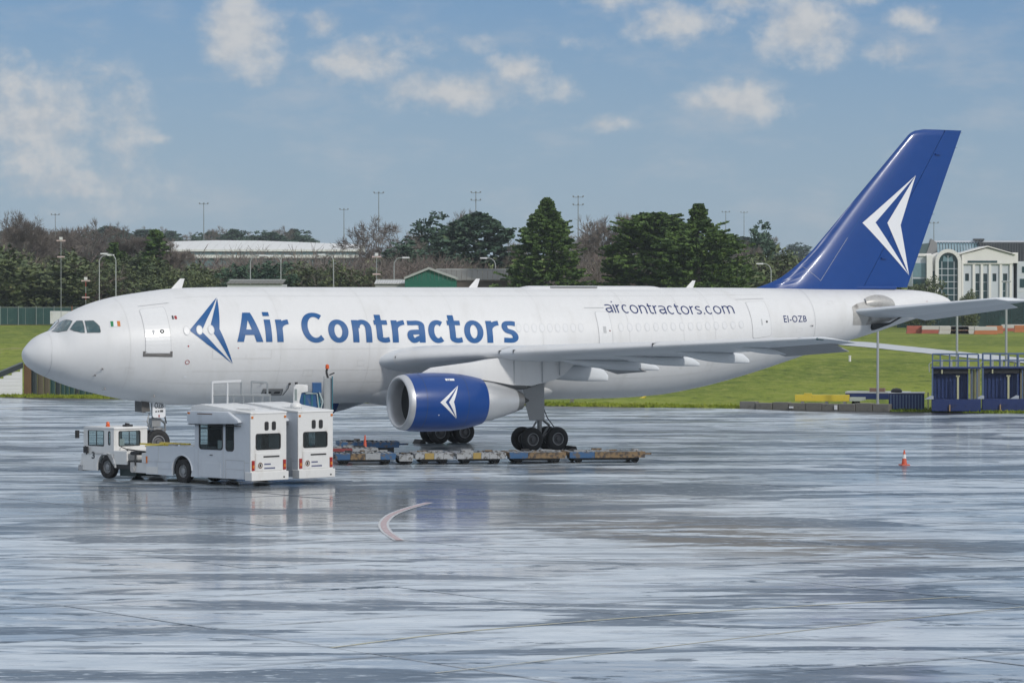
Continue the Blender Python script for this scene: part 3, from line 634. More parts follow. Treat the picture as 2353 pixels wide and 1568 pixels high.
# ---- wings
def naca(s, t): return 5 * t * (.2969 * math.sqrt(max(s, 0)) - .126 * s - .3516 * s * s + .2843 * s ** 3 - .1036 * s ** 4)
def xle(y): return 17.2 + (y - 2.8) * .612
def xte(y): return lerp(y, [(0, 27.0), (2.8, 27.1), (8.2, 27.5), (22.42, 31.3)])
def zle(y): return 4.56 + .058 * (y - 4) - (.12 * max(0, 1 - (y - 2) / 2.2))
def zte(y): return lerp(y, [(0, 3.80), (2.8, 3.95), (8.2, 4.35), (22.42, 5.40)])
SV = [0, .003, .012, .03, .06, .1, .16, .24, .33, .43, .53, .64, .75, .86, .95, 1.0]
def wpt(y, s, up, sg):
    c = xte(y) - xle(y); tk = lerp(y, [(2, .145), (8, .118), (22.4, .10)]); zz = zle(y) + (zte(y) - zle(y)) * s + .018 * c * math.sin(math.pi * s) ** 1.0
    return (xle(y) + s * c, sg * y, zz + (1 if up else -.85) * naca(s, tk) * c)
def wing(sg):
    ys = [1.6, 2.4, 2.9, 3.6, 5, 6.5, 8.2, 10, 12, 14, 16, 18, 20, 21.5, 22.2]
    rings = []
    for y in ys: rings.append([wpt(y, s, True, sg) for s in SV[::-1]] + [wpt(y, s, False, sg) for s in SV[1:]])
    tip = []
    for s in SV[::-1]: q = wpt(22.42, s, True, sg); r_ = wpt(22.42, s, False, sg); tip.append((q[0] + .15 * (1 - s), q[1], (q[2] * .6 + r_[2] * .4)))
    for s in SV[1:]: q = wpt(22.42, s, True, sg); r_ = wpt(22.42, s, False, sg); tip.append((q[0] + .15 * (1 - s), q[1], (q[2] * .4 + r_[2] * .6)))
    rings.append(tip)
    w = MB().loft(rings).build('wing', GREYP, AIR, smooth=55)
    # bare leading edge slats, three per wing, with gaps at the joints
    for y0, y1 in ((3.4, 8.35), (9.1, 15.3), (15.36, 21.6)):
        rr = []
        for k in range(9):
            y = y0 + (y1 - y0) * k / 8
            rr.append([tuple(Vector(wpt(y, s, True, sg)) + Vector((-.012, 0, .014))) for s in (.11, .08, .05, .03, .012, .003)] + [tuple(Vector(wpt(y, 0, True, sg)) + Vector((-.02, 0, 0)))] + [tuple(Vector(wpt(y, s, False, sg)) + Vector((-.012, 0, -.012))) for s in (.003, .012, .03)])
        MB().loft(rr, closed=False).build('slat', WHITE, w, smooth=60)
    # drooped ailerons and flap panels at the trailing edge
    for y0, y1, s0, dr, ext in ((7.3, 9.4, .80, .55, .35), (17.9, 21.6, .74, .34, .40)):
        rr = []
        for k in range(5):
            y = y0 + (y1 - y0) * k / 4; a = Vector(wpt(y, s0, False, sg)); b = Vector(wpt(y, 1, False, sg)); a2 = Vector(wpt(y, s0, True, sg))
            rr.append([tuple(a + Vector((0, 0, -.01))), tuple(b + Vector((ext, 0, -dr))), tuple(b + Vector((ext, 0, -dr + .03))), tuple(a2 + Vector((.1, 0, -.06)))])
        MB().loft(rr).build('aileron', mat('aileron dark grey', (.30, .305, .315), .45, var=.2, vscale=1.5), w, smooth=30)
    # flap track fairings: deepen towards a blunt tail behind the trailing edge
    for y, tail, zt, x0, hw in ((5.5, 28.3, 3.34, 22.4, .38), (9.2, 28.95, 3.92, 23.4, .33), (12.0, 29.5, 4.18, 24.7, .30), (15.1, 30.3, 4.36, 26.2, .28), (18.2, 30.85, 4.80, 27.5, .24)):
        rings = []; zf = wpt(y, (x0 - xle(y)) / (xte(y) - xle(y)), False, sg)[2]
        for k in range(25):
            f = k / 24; X = x0 + (tail - x0) * f; sw = min(1, (X - xle(y)) / (xte(y) - xle(y))); zu = wpt(y, sw, False, sg)[2] + .05 - max(0, X - xte(y)) * .16
            zb_ = zf + .02 + (zt - zf) * (math.sin(math.pi / 2 * min(1, f * 1.22)) ** .75); zu = max(zu, zb_ + .06); w_ = hw * (min(1, f / .35) ** .6 * min(1, (1.03 - f) / .45) ** .7 + .03)
            if f > .93: zu = zb_ + (zu - zb_) * (1 - (f - .93) / .07 * .55)
            zc_ = (zu + zb_) / 2; h_ = (zu - zb_) / 2; rings.append([(X, sg * y + w_ * math.copysign(abs(math.cos(t)) ** .8, math.cos(t)), zc_ + h_ * math.copysign(abs(math.sin(t)) ** .8, math.sin(t))) for t in [2 * math.pi * i / 18 for i in range(18)]])
        ff = MB().loft(rings).build('flap_track_fairing', GREYP, w, smooth=50)
    # wing tip light and fence strip
    MB().lathe([(-.05, .01), (.0, .06), (.3, .07), (.5, .03)], (29.25, sg * 22.3, 5.60), 'x', 10).build('navigation_light', GLZ, w, smooth=50)
    for y in (3.5, 8.4, 9.05, 15.33): MB().box(xle(y) - .01, xle(y) + .32, sg * y - .02, sg * y + .02, zle(y) - .02, zle(y) + .145).build('slat_joint', FRM, w)
    return w
wing(-1); wing(1)
# ---- engines
EZ = 2.56
def engine(sg):
    ey = sg * 7.95; c = (0, ey, EZ)
    cow = MB().lathe([(15.78, 1.305), (16.1, 1.345), (16.6, 1.375), (17.3, 1.385), (18.1, 1.37), (18.7, 1.315), (19.2, 1.23), (19.6, 1.14), (19.76, 1.10), (19.74, 1.07), (19.4, 1.10), (18.8, 1.12)], c, 'x', 56).build('engine_cowl', BLUE, AIR, smooth=40)
    MB().lathe([(15.79, 1.303), (15.62, 1.27), (15.52, 1.22), (15.48, 1.165), (15.50, 1.11), (15.60, 1.06), (15.80, 1.03), (16.2, 1.03)], c, 'x', 56).build('inlet_lip', METAL, cow, smooth=60)
    MB().lathe([(16.2, 1.032), (16.6, 1.05), (17.0, 1.07)], c, 'x', 48).build('inlet_duct', mat('inlet liner grey', (.10, .108, .112), .45, metal=.4, var=.15, vscale=3), cow, smooth=60)
    MB().lathe([(17.0, 1.075), (17.0, .02)], c, 'x', 48).build('fan_case', DARK, cow)
    fb = MB()
    for k in range(30):
        a = 2 * math.pi * k / 30; M = Matrix.Translation(c) @ Matrix.Rotation(a, 4, 'X')
        fb.add([M @ Vector(p) for p in ((16.72, .09, .30), (16.95, -.09, .30), (16.86, -.12, 1.02), (16.80, .12, 1.02), (16.745, .10, .30), (16.975, -.08, .30), (16.88, -.11, 1.02), (16.82, .13, 1.02))], [(0, 1, 2, 3), (7, 6, 5, 4), (0, 3, 7, 4), (1, 5, 6, 2)])
    fb.build('fan_blades', DULL, cow)
    MB().lathe([(16.25, .01), (16.32, .10), (16.5, .20), (16.75, .30), (16.98, .33)], c, 'x', 24).build('spinner', DULL, cow, smooth=50)
    core = MB().lathe([(18.8, .95), (19.5, 1.02), (20.1, .96), (20.5, .885), (21.0, .75), (21.45, .62), (21.66, .56), (21.66, .52), (21.2, .55)], c, 'x', 48).build('core_cowl', METAL, cow, smooth=40)
    MB().lathe([(21.62, .555), (21.9, .47), (22.06, .41), (22.06, .38), (21.7, .42), (21.4, .44)], c, 'x', 40).build('exhaust_nozzle', DULL, cow, smooth=40)
    MB().lathe([(21.3, .30), (21.9, .26), (22.25, .15), (22.48, .05), (22.52, .005)], c, 'x', 24).build('exhaust_plug', mat('burnt metal', (.10, .095, .09), .5, metal=.8, var=.3), cow, smooth=50)
    for b_ in (62, -58): link('cowl_seam', decal_mesh('cowl_seam', [[(16.0, b_), (18.5, b_), (18.5, b_ + .45), (16.0, b_ + .45)]], lambda a, b: (a, ey + sg * (lerp(a, [(15.78, 1.305), (16.6, 1.375), (17.3, 1.385), (18.1, 1.37), (18.7, 1.315)]) + .006) * math.cos(R(b)), EZ + (lerp(a, [(15.78, 1.305), (16.6, 1.375), (17.3, 1.385), (18.1, 1.37), (18.7, 1.315)]) + .006) * math.sin(R(b))), .15), FRM, cow)
    for X in (16.35, 18.55): MB().lathe([(X, lerp(X, [(16.1, 1.345), (16.6, 1.375), (18.1, 1.37), (18.7, 1.315)]) + .006), (X + .015, lerp(X + .015, [(16.1, 1.345), (16.6, 1.375), (18.1, 1.37), (18.7, 1.315)]) + .006)], c, 'x', 56).build('cowl_seam', FRM, cow)
    # pylon
    prof = [(16.67, 3.90), (17.25, 4.17), (18.5, 4.30), (19.4, 4.40), (21.0, 4.66), (23.2, 4.75), (25.2, 4.45), (24.3, 3.72), (23.76, 3.50), (22.5, 3.25), (21.5, 3.30), (20.3, 3.50), (19.0, 3.70), (17.8, 3.84)]
    py_ = MB(); n_ = len(prof); wv = [.06, .16, .24, .27, .28, .26, .10, .16, .2, .22, .24, .26, .26, .2]
    py_.add([(x, ey - w_, z) for (x, z), w_ in zip(prof, wv)] + [(x, ey + w_, z) for (x, z), w_ in zip(prof, wv)], [tuple(range(n_)), tuple(range(2 * n_ - 1, n_ - 1, -1))] + [(i, i + n_, (i + 1) % n_ + n_, (i + 1) % n_) for i in range(n_)])
    pl_ = py_.build('engine_pylon', WHITE, cow, bevel=.05, smooth=45)
    for X, z0, z1 in ((21.55, 3.36, 4.55), (23.1, 3.42, 4.55), (24.05, 3.75, 4.5)): MB().box(X - .012, X + .012, ey + sg * .20, ey + sg * .285, z0, z1).build('pylon_seam', SEAM, cow)
    def em(a, b, o=.012):
        r = lerp(a, [(15.78, 1.305), (16.6, 1.375), (17.3, 1.385), (18.1, 1.375), (18.8, 1.325)]) + o
        return (a, ey + sg * r * math.cos(R(b)), EZ + r * math.sin(R(b)))
    for poly in ([(18.06, 35), (16.99, 1.2), (17.96, -32.5), (17.27, 1.5)], [(18.06, 35), (17.45, 1.2), (17.96, -32.5), (17.71, 1.5)]): link('engine_emblem', decal_mesh('engine_emblem', [poly], em, .1, 5.0), WFILM, cow)
    for a0, a1 in ((17.52, 17.62), (17.66, 17.70), (17.74, 17.98)): link('engine_marking', decal_mesh('engine_marking', [[(a0, 47), (a1, 47), (a1 + .03, 53), (a0, 53)]], em, .2, 4.0), WFILM, cow)
    link('drain_mark', decal_mesh('drain_mark', [[(16.98 + .03 * math.cos(k), -24 + 1.2 * math.sin(k)) for k in (0, 1, 2, 3, 4, 5)]], em), WFILM, cow)
engine(-1); engine(1)
# ---- fin and rudder
LEP = [(7.6, 39.6), (7.92, 40.43), (8.08, 41.1), (8.42, 42.01), (9.11, 43.1), (10.03, 44.2), (16.10, 50.22), (16.30, 50.48), (16.42, 50.85), (16.45, 51.2)]
def fle(z): return lerp(z, LEP)
def fte(z): return 50.13 + (z - 7.88) * .4226
def fhin(z): return 47.21 + (z - 8.09) * .6459
def fth(X, z):
    t = fte(z); c = min(t - fle(z), lerp(z, [(8, 8.0), (10, 6.6), (16.5, 3.4)])); s = (X - (t - c)) / c; base = .012
    return max(base, naca(min(max(s, 0), 1), .105) * c) if X > fle(z) + .02 else base
zs = [7.55, 7.8, 8.0, 8.2, 8.5, 8.9, 9.4, 10.0, 11, 12, 13, 14, 15, 15.7, 16.1, 16.25, 16.36, 16.45]
def fsec(z, a, b, n=16):
    xs_ = [a + (b - a) * (k / n) ** 1.6 for k in range(n + 1)]; e = 1 if z < 16.3 else .6
    return [(x, -fth(x, z) * e, z) for x in xs_] + [(x, fth(x, z) * e, z) for x in xs_[::-1]]
fin = MB().loft([fsec(z, fle(z), fhin(z) - .015) for z in zs]).build('fin', BLUE, AIR, smooth=50)
MB().loft([[(x, -fth(x, z) * .97, z) for x in (fhin(z) + .02, (fhin(z) + fte(z)) / 2, fte(z))] + [(x, fth(x, z) * .97, z) for x in (fte(z), (fhin(z) + fte(z)) / 2, fhin(z) + .02)] for z in [7.98, 9, 10, 11, 12, 13, 14, 15, 16, 16.44]]).build('rudder', BLUE, fin, smooth=50)
MB().box(44.4, 49.3, -.34, .34, 7.86, 8.06).build('fin_root_fairing', BLUE, fin, bevel=.14, smooth=50, seg=3)
def fmap(sd_): return lambda a, b: (a, sd_ * (fth(a, b) + .015), b)
for sd_ in (-1, 1):
    for poly in ([(50.59, 13.97), (47.06, 11.39), (50.29, 8.63), (47.9, 11.42)], [(50.59, 13.97), (48.69, 11.41), (50.29, 8.63), (49.6, 11.30)]): link('tail_emblem', decal_mesh('tail_emblem', [poly], fmap(sd_), .2, .25), WFILM, fin)
for (a0, b0), (a1, b1) in (((43.4, 9.05), (44.3, 8.35)), ((44.3, 8.3), (46.1, 10.6)), ((46.1, 10.6), (50.0, 15.3))): link('fin_seam', decal_mesh('fin_seam', [[(a0, b0), (a0 + .02, b0), (a1 + .02, b1), (a1, b1)]], fmap(-1), .3, .3), LETTER if a0 > 46 else SEAM, fin)
for x, z in ((48.3, 9.5), (51.9, 15.1)): MB().box(x, x + .35, -.36 if z < 12 else -.22, -.2 if z < 12 else -.1, z, z + .06).build('rudder_hinge', BLUE, fin)
for z in (11.9, 15.5, 16.3): MB().tube((fte(z) - .02, 0, z), (fte(z) + .14, 0, z + .01), .012, .006, 5).build('static_wick', FRM, fin)
# ---- tailplane
WORN = mat('worn metal skin', (.46, .45, .43), .45, metal=.3, var=.35, vscale=1.6, col2=(.20, .185, .17), lo=.48, hi=.72)
def stab(sg):
    def xl(y): return 45.55 + (y - 1.5) * .625
    def xt(y): return 50.15 + (y - 1.5) * .285
    rings = []
    for y in (.9, 1.5, 2.5, 4, 5.5, 7, 8.0, 8.32):
        z0 = 6.70 + (y - 1.5) * .099; c = xt(y) - xl(y); t = .10
        rings.append([(xl(y) + s * c, sg * y, z0 - .05 * s * c + naca(s, t) * c) for s in SV[::-1]] + [(xl(y) + s * c, sg * y, z0 - .05 * s * c - naca(s, t) * c) for s in SV[1:]])
    y = 8.47; z0 = 6.70 + (y - 1.5) * .099; rings.append([(xl(y) + .5 + s * (xt(y) - xl(y) - .5), sg * y, z0 - .1 + (.02 if i < len(SV) else -.02)) for i, s in enumerate(SV[::-1] + SV[1:])])
    st_ = MB().loft(rings).build('tailplane', GREYP, AIR, smooth=50)
    rr = []
    for y in (1.6, 3, 5, 7.4):
        z0 = 6.70 + (y - 1.5) * .099; c = xt(y) - xl(y); rr.append([(xl(y) + .74 * c, sg * y, z0 - .05 * c * .74 - .07), (xt(y) + .05, sg * y, z0 - .06 * c - .22), (xt(y) + .05, sg * y, z0 - .06 * c - .19), (xl(y) + .74 * c, sg * y, z0 - .05 * c * .74 + .02)])
    MB().loft(rr).build('elevator', GREYP, st_, smooth=30)
    # worn plates and blister where the tailplane pivots
    fdec('tailplane_plate', [[(45.49, -17), (45.47, 20.5), (45.9, 27), (46.6, 31), (47.7, 30), (48.5, 20), (48.7, -30), (47.8, -31), (46.4, -24)]], WORN, .012, .3, 4.0, parent=st_, side=sg)
    rings = []
    for k in range(17):
        f = k / 16; X = 46.5 + 2.25 * f; e = (math.sin(math.pi * (f * .92 + .08)) ** .6 if f < 1 else 0); y0 = fW(X) * .86
        rings.append([(X, sg * (y0 + .34 * e * max(0, math.sin(math.pi * i / 10))), 6.86 + .78 * (i / 10) * (.45 + .55 * e) - .12 * f) for i in range(11)])
    MB().loft(rings, closed=False).build('pivot_blister', WORN, st_, smooth=60)
    p = [(46.9, 6.05), (48.2, 6.12), (48.9, 6.45), (48.0, 6.02), (47.0, 5.72)]
    MB().prism([(x, z) for x, z in p], 'y', sg * (fW(48) * .93), sg * (fW(46.9) * 1.0)).build('seal_gap', DARK, st_)
stab(-1); stab(1)
MB().lathe([(52.98, .16), (53.08, .13), (53.12, .02)], (0, 0, 7.07), 'x', 14).build('apu_exhaust', DULL, AIR)
# ---- landing gear
def wheel(name, X, y, z, r, w, parent, n=28):
    prof = [(-w * .36, r * .50), (-w * .46, r * .62), (-w * .5, r * .80), (-w * .42, r * .94), (-w * .24, r * .995), (0, r), (w * .24, r * .995), (w * .42, r * .94), (w * .5, r * .80), (w * .46, r * .62), (w * .36, r * .50)]
    t = MB().lathe(prof, (X, y, z), 'y', n).build(name, TYRE, parent, smooth=50)
    for s_ in (-1, 1): MB().lathe([(s_ * w * .37, r * .505), (s_ * w * .40, r * .48), (s_ * w * .33, r * .44), (s_ * w * .20, r * .36), (s_ * w * .22, r * .22), (s_ * w * .40, r * .16), (s_ * w * .42, .001)], (X, y, z), 'y', 22).build('rim', mat('brake dust grey hub', (.10, .10, .105), .5, metal=.4, var=.3, vscale=9), t, smooth=35); MB().lathe([(s_ * w * .385, r * .54), (s_ * w * .425, r * .50), (s_ * w * .40, r * .465)], (X, y, z), 'y', 26).build('rim_flange', HUB, t, smooth=35)
    return t
def main_gear(sg):
    y = sg * 4.8; X = 24.86; g = MB().tube((X, y, 4.0), (X, y, 1.45), .19, .17, 16).tube((X, y, 1.5), (X, y, .72), .115, .115, 14).tube((X - .1, y, 3.6), (X - 1.3, y - sg * 1.5, 3.3), .09, .08, 10).tube((X, y, 2.1), (X + .2, y - sg * 1.7, 3.4), .09, .09, 10)
    leg = g.build('main_gear_leg', STEELG, AIR, smooth=40)
    MB().tube((X - .95, y, .66), (X + .95, y, .66), .13, .13, 12).tube((X - .7, y - .62, .575), (X - .7, y + .62, .575), .075, .075, 10).tube((X + .7, y - .62, .575), (X + .7, y + .62, .575), .075, .075, 10).build('bogie_beam', STEELG, leg, smooth=40)
    MB().path([(X + .17, y, 1.5), (X + .55, y, 1.22), (X + .22, y, .78)], .06, 8).path([(X - .17, y, 1.42), (X - .42, y, 1.05), (X - .3, y, .72)], .05, 8).build('torque_link', STEELG, leg)
    MB().path([(X + .1, y - sg * .2, 2.6), (X + .32, y + sg * .2, 1.6), (X + .75, y + sg * .1, 1.15), (X + .7, y, .7)], .025, 6).build('brake_hose', FRM, leg)
    yd = y + sg * .42
    MB().prism([(23.70, 3.0), (24.85, 3.30), (24.87, 1.50), (24.05, 1.50), (23.82, 2.3)], 'y', yd, yd + sg * .07).build('gear_door', mat('gear door grey', (.33, .335, .34), .45, var=.15, vscale=2), leg, bevel=.02)
    for dx in (-.7, .7):
        for dy in (-.46, .46): wheel('main_wheel', X + dx, y + dy, .575, .585, .40, leg)
main_gear(-1); main_gear(1)
g = MB().tube((6.55, 0, 3.0), (6.62, 0, 1.55), .14, .13, 14).tube((6.62, 0, 1.6), (6.65, 0, .66), .085, .085, 12).tube((6.65, -.32, .66), (6.65, .32, .66), .07, .07, 10).box(6.4, 6.84, -.20, .20, 1.35, 1.75).tube((6.5, 0, 2.6), (5.6, 0, 3.0), .06, .06, 8)
ng = g.build('nose_gear_leg', STEELG, AIR, smooth=40)
for sg in (-1, 1): wheel('nose_wheel', 6.65, sg * .27, .62, .60, .36, ng)
MB().path([(6.85, -.1, 1.7), (7.1, -.1, 1.5), (7.12, -.1, 1.15), (6.85, -.05, .95)], .05, 8).path([(6.3, -.12, 2.0), (6.15, -.2, 1.6), (6.3, -.22, 1.25)], .03, 6).tube((6.2, -.25, 1.25), (7.05, -.25, 1.22), .035, .035, 6).tube((6.3, -.2, 1.05), (6.95, -.2, 1.3), .03, .03, 6).box(6.45, 6.8, -.3, .3, 1.12, 1.32).tube((6.3, .15, 1.4), (7.0, .2, 1.0), .03, .03, 6).build('steering_links', STEELG, ng, smooth=30)
dr = MB().prism(rounded(6.32, 6.98, 1.78, 2.62, .12), 'y', -.46, -.41).build('nose_gear_door', WFILM, ng)
bm = fit_bm(text_bm('OZB', .02), 6.42, 6.88, 2.22, 2.5); link('door_lettering', decal_mesh('door_lettering', bm, lambda a, b: (a, -.467, b)), FRM, dr)
for k, (a, b) in enumerate(((6.45, 6.56), (6.6, 6.66), (6.7, 6.86))): MB().box(a, b, -.468, -.463, 2.04, 2.10 + .02 * k).build('door_marking', FRM, dr)
MB().box(6.62, 6.68, -.468, -.463, 1.80, 1.92).build('door_marking', REDF, dr)
MB().prism([(5.75, 2.60), (6.25, 2.50), (6.3, 2.0), (5.75, 2.05)], 'y', .30, .34).build('nose_gear_door', STEELG, ng)
MB().prism([(5.80, 2.60), (6.20, 2.52), (6.25, 2.08), (5.82, 2.05)], 'y', -.34, -.30).build('nose_gear_door', mat('bay door inner', (.09, .085, .08), .6, var=.3), ng)
MB().tube((6.95, -.3, 2.1), (7.1, -.28, 1.5), .04, .035, 8).tube((6.9, -.3, 2.2), (6.93, -.3, 1.95), .05, .05, 8).build('door_strut', FRM, ng)
# ------------------------------------------------------------------ tow tractors
VW = mat('vehicle white paint', (.66, .66, .65), .38, var=.10, vscale=2.2, coat=.2, col2=(.50, .48, .45), lo=.52, hi=.80, stretch=(1, 1, .45))
VG = mat('vehicle pale grey paint', (.55, .585, .63), .35, var=.09, vscale=2.0, coat=.2, col2=(.44, .465, .50), lo=.5, hi=.85, stretch=(1, 1, .45))
VGL = glass_mat('vehicle glass', (.88, .93, .93), .08); VGD = glass_mat('dark vehicle glass', (.72, .78, .78), .16)
BLK = mat('black rubber trim', (.018, .018, .02), .6, var=.2); AMB = mat('amber lens', (.55, .16, .02), .25, var=.1); REDL = mat('red lens', (.30, .02, .015), .25, var=.2)
INT = mat('cab interior grey', (.42, .45, .46), .7, var=.3); YELM = mat('yellow machine paint', (.62, .48, .05), .45, var=.2, vscale=5, col2=(.35, .27, .08))
def vwheel(X, y, parent, r=.47, w=.30, sg=1):
    t = MB().lathe([(-w * .5, r * .60), (-w * .5, r * .92), (-w * .38, r), (w * .38, r), (w * .5, r * .92), (w * .5, r * .60), (w * .3, r * .56)], (X, y, r), 'y', 26).build('wheel', TYRE, parent, smooth=40)
    q = sg
    MB().lathe([(q * w * .47, r * .63), (q * w * .42, r * .60), (q * w * .30, r * .56), (q * w * .12, r * .50), (q * w * .10, r * .33), (q * w * .34, r * .26), (q * w * .36, r * .10), (q * w * .42, .001)], (X, y, r), 'y', 22).build('rim', HUB, t, smooth=35)
    for k in range(8):
        a = 2 * math.pi * k / 8; MB().tube((X + .20 * math.cos(a), y + q * w * .08, r + .20 * math.sin(a)), (X + .20 * math.cos(a), y + q * w * .2, r + .20 * math.sin(a)), .016, .014, 6).build('wheel_nut', STEELG, t)
def pane(name, axis, c, poly, parent, m=VGL, frame=.035, th=.012, sg=1):
    g = MB().prism(poly, axis, c - th / 2, c + th / 2).build(name, m, parent)
    f = MB(); n = len(poly); cx = sum(p[0] for p in poly) / n; cy = sum(p[1] for p in poly) / n
    def sc(p, d): dx, dy = p[0] - cx, p[1] - cy; l = math.hypot(dx, dy); return (p[0] + dx / l * d, p[1] + dy / l * d)
    for i in range(n):
        a, b = poly[i], poly[(i + 1) % n]; q = [sc(a, frame), sc(b, frame), sc(b, -.02), sc(a, -.02)]
        f.prism(q, axis, c - sg * .01, c + sg * .022)
    f.build('window_seal', BLK, g); return g
def tractor():
    T = empty('tow_tractor'); W = .96
    ch = MB().box(.35, 10.0, -.62, .62, .38, .62).box(6.2, 8.6, -.85, .85, .42, .78).build('chassis', mat('chassis black', (.03, .03, .032), .6, var=.3), T)
    # rear cabin shell: side walls with window openings, rear wall, front wall, roof
    cab = MB()
    cab.panel('y', W - .05, W, (.0, 3.28, .27, 2.86), [(1.62, 2.98, 1.42, 2.46), (.94, 1.40, 1.40, 2.44)])
    cab.panel('y', -W, -W + .05, (.0, 3.28, .27, 2.86), [(1.62, 2.98, 1.42, 2.46), (.94, 1.40, 1.40, 2.44)])
    cab.panel('x', 3.23, 3.28, (-W + .05, W - .05, .9, 2.86), [(-.75, .75, 1.55, 2.5)])
    body = cab.build('cabin', VG, T)
    back = MB().panel('x', -.06, -.002, (-W, W, .27, 2.90), [(-.62, .66, 1.45, 2.06)]).build('rear_wall', VW, T, bevel=.012)
    MB().box(.06, 3.2, -W + .06, W - .06, .9, .95).box(.6, 1.1, -.8, .8, .95, 1.35).box(1.9, 2.3, .1, .6, .95, 1.75).box(2.9, 3.1, -.6, .6, .95, 1.4).build('cabin_interior', INT, body)
    MB().tube((2.35, .35, 1.45), (2.6, .35, 1.62), .16, .16, 14).build('steering_wheel', BLK, body)
    roof = MB().prism([(-.10, 2.86), (-.08, 2.93), (.9, 3.0), (1.9, 3.12), (2.9, 3.20), (3.5, 3.10), (3.52, 2.86)], 'y', -W - .02, W + .02).build('roof', VW, T, bevel=.05, smooth=40)
    for k in range(3): MB().box(.25, 1.55, W - .30 + .1 * k - .22, W - .285 + .1 * k - .22, 3.0, 3.05).build('roof_rib', VW, roof)
    vis = MB().prism([(.42, 2.52), (.55, 2.46), (3.45, 2.38), (3.55, 2.50), (3.55, 2.93), (1.1, 2.93), (.5, 2.62)], 'y', W + .002, W + .20).build('roof_visor', VG, T, bevel=.05, smooth=40)
    MB().box(.5, 3.5, W + .01, W + .19, 2.365, 2.385).build('visor_lip', BLK, vis); MB().box(2.0, 2.9, W + .19, W + .21, 2.80, 2.84).build('visor_grille', mat('rusty grille', (.12, .07, .04), .6, var=.4), vis); MB().box(3.35, 3.48, W + .19, W + .22, 2.80, 2.87).build('marker_lamp', AMB, vis)
    for s_ in (1, -1):
        c = s_ * (W - .012)
        pane('side_window', 'y', c, rounded(1.62, 2.98, 1.42, 2.46, .12), T, VGL, .045, sg=s_); pane('side_window', 'y', c, rounded(.94, 1.40, 1.40, 2.44, .12), T, VGD, .045, sg=s_)
    MB().box(2.55, 2.62, -.72, .86, 1.5, 2.46).box(1.65, 2.95, W - .045, W - .035, 2.22, 2.26).build('window_bar', BLK, body)
    pane('rear_window', 'x', -.045, rounded(-.62, .66, 1.45, 2.06, .10), back, VGD, .04, sg=-1)
    pane('front_window', 'x', 3.255, rounded(-.75, .75, 1.55, 2.5, .08), body, VGL, .04)
    for y0 in (-.12, .27): MB().prism(rounded(y0 - .26, y0 - .05, 2.20, 2.55, .07), 'x', -.085, -.055).build('roof_vent', BLK, back, bevel=.01)
    hatch = MB().panel('x', -.085, -.058, (-.72, .72, .60, 1.30)).build('engine_hatch', VW, back, bevel=.01)
    MB().box(-.10, -.07, -.55, .30, 1.13, 1.19).build('grille_slot', BLK, hatch)
    em = MB().lathe([(-.015, .12), (-.012, .12), (-.012, .085), (-.015, .085)], (-.084, .47, .82), 'x', 18).build('emblem', mat('emblem brown', (.16, .08, .04), .5), hatch); MB().box(-.092, -.086, .43, .51, .76, .88).build('emblem_mark', BLK, em)
    for z, a, b in ((.86, -.10, .25), (.70, -.35, .25)):
        for k in range(6 if z > .8 else 10):
            y0 = b - .058 * k; MB().box(-.090, -.086, y0 - .045, y0, z - .03, z + .03).build('hatch_lettering', NAVY, hatch)
    for s_ in (1, -1):
        lamp = MB().box(-.10, -.055, s_ * .84 - .07, s_ * .84 + .07, .62, 1.02).build('tail_lamp', REDL, back, bevel=.01); MB().box(-.106, -.098, s_ * .84 - .05, s_ * .84 + .05, .72, .84).build('lamp_lens', AMB, lamp)
        MB().box(-.09, -.055, s_ * .88 - .05, s_ * .88 + .05, 2.68, 2.77).build('marker_lamp', AMB, back, bevel=.01)
    bp = MB().box(-.16, .25, -W - .03, W + .03, .22, .56).build('rear_bumper', VW, T, bevel=.02)
    MB().box(-.17, -.155, -.78, -.70, .30, .36).build('tow_eye', BLK, bp)
    # panel seams and doors on the sides
    for s_ in (1, -1):
        y = s_ * (W + .001); a, b = sorted((y, y + s_ * .008))
        hp_ = MB().box(1.72, 3.0, a, b, .30, .86).build('side_hatch', VG, body, bevel=.004)
        for r_ in ((.30, 1.42, 1.00, 1.02), (1.40, 1.42, .27, 1.02), (.02, .30, .92, .935), (.30, .32, .27, 1.0), (.30, 1.42, .64, .652), (1.55, 1.565, .27, 2.4), (.0, .3, .52, .535), (3.06, 3.07, .27, 2.86)): MB().box(r_[0], r_[1], a, b - .004 if s_ > 0 else b, r_[2], r_[3]).build('panel_seam', SEAM, body)
        MB().box(2.2, 2.36, a, b + .012, 1.16, 1.19).build('hatch_handle', BLK, body)
        # deck side boards with the wheel arch
        arch = [(3.285, .27), (3.52, .27)] + [(4.06 + .60 * math.cos(t), .50 + .60 * math.sin(t)) for t in [math.pi * (1 - k / 12) for k in range(13)]] + [(4.66, .27), (6.29, .27), (6.29, 1.42), (3.285, 1.50)]
        bd = MB().prism(arch, 'y', s_ * (W - .11), s_ * W).build('deck_side', VG, T)
        MB().prism([(4.06 + r_ * math.cos(t), .50 + r_ * math.sin(t)) for t, r_ in [(math.pi * k / 12, .64) for k in range(13)] + [(math.pi * (1 - k / 12), .60) for k in range(13)]], 'y', s_ * W, s_ * (W + .03)).build('wheel_arch_lip', VG, bd)
        for r_ in ((4.72, 6.28, .80, .812), (5.55, 5.562, .30, .80), (4.72, 5.55, .52, .53), (5.5, 5.512, .80, 1.40)): MB().box(r_[0], r_[1], a, b, r_[2], r_[3]).build('panel_seam', SEAM, bd)
        MB().box(5.56, 6.27, a, b, .30, .58).build('step_panel', VW, bd, bevel=.004)
        MB().box(6.20, 6.285, a, s_ * (W + .02) if s_ > 0 else a, .72, 1.0).build('reflector', AMB, bd) if s_ > 0 else None
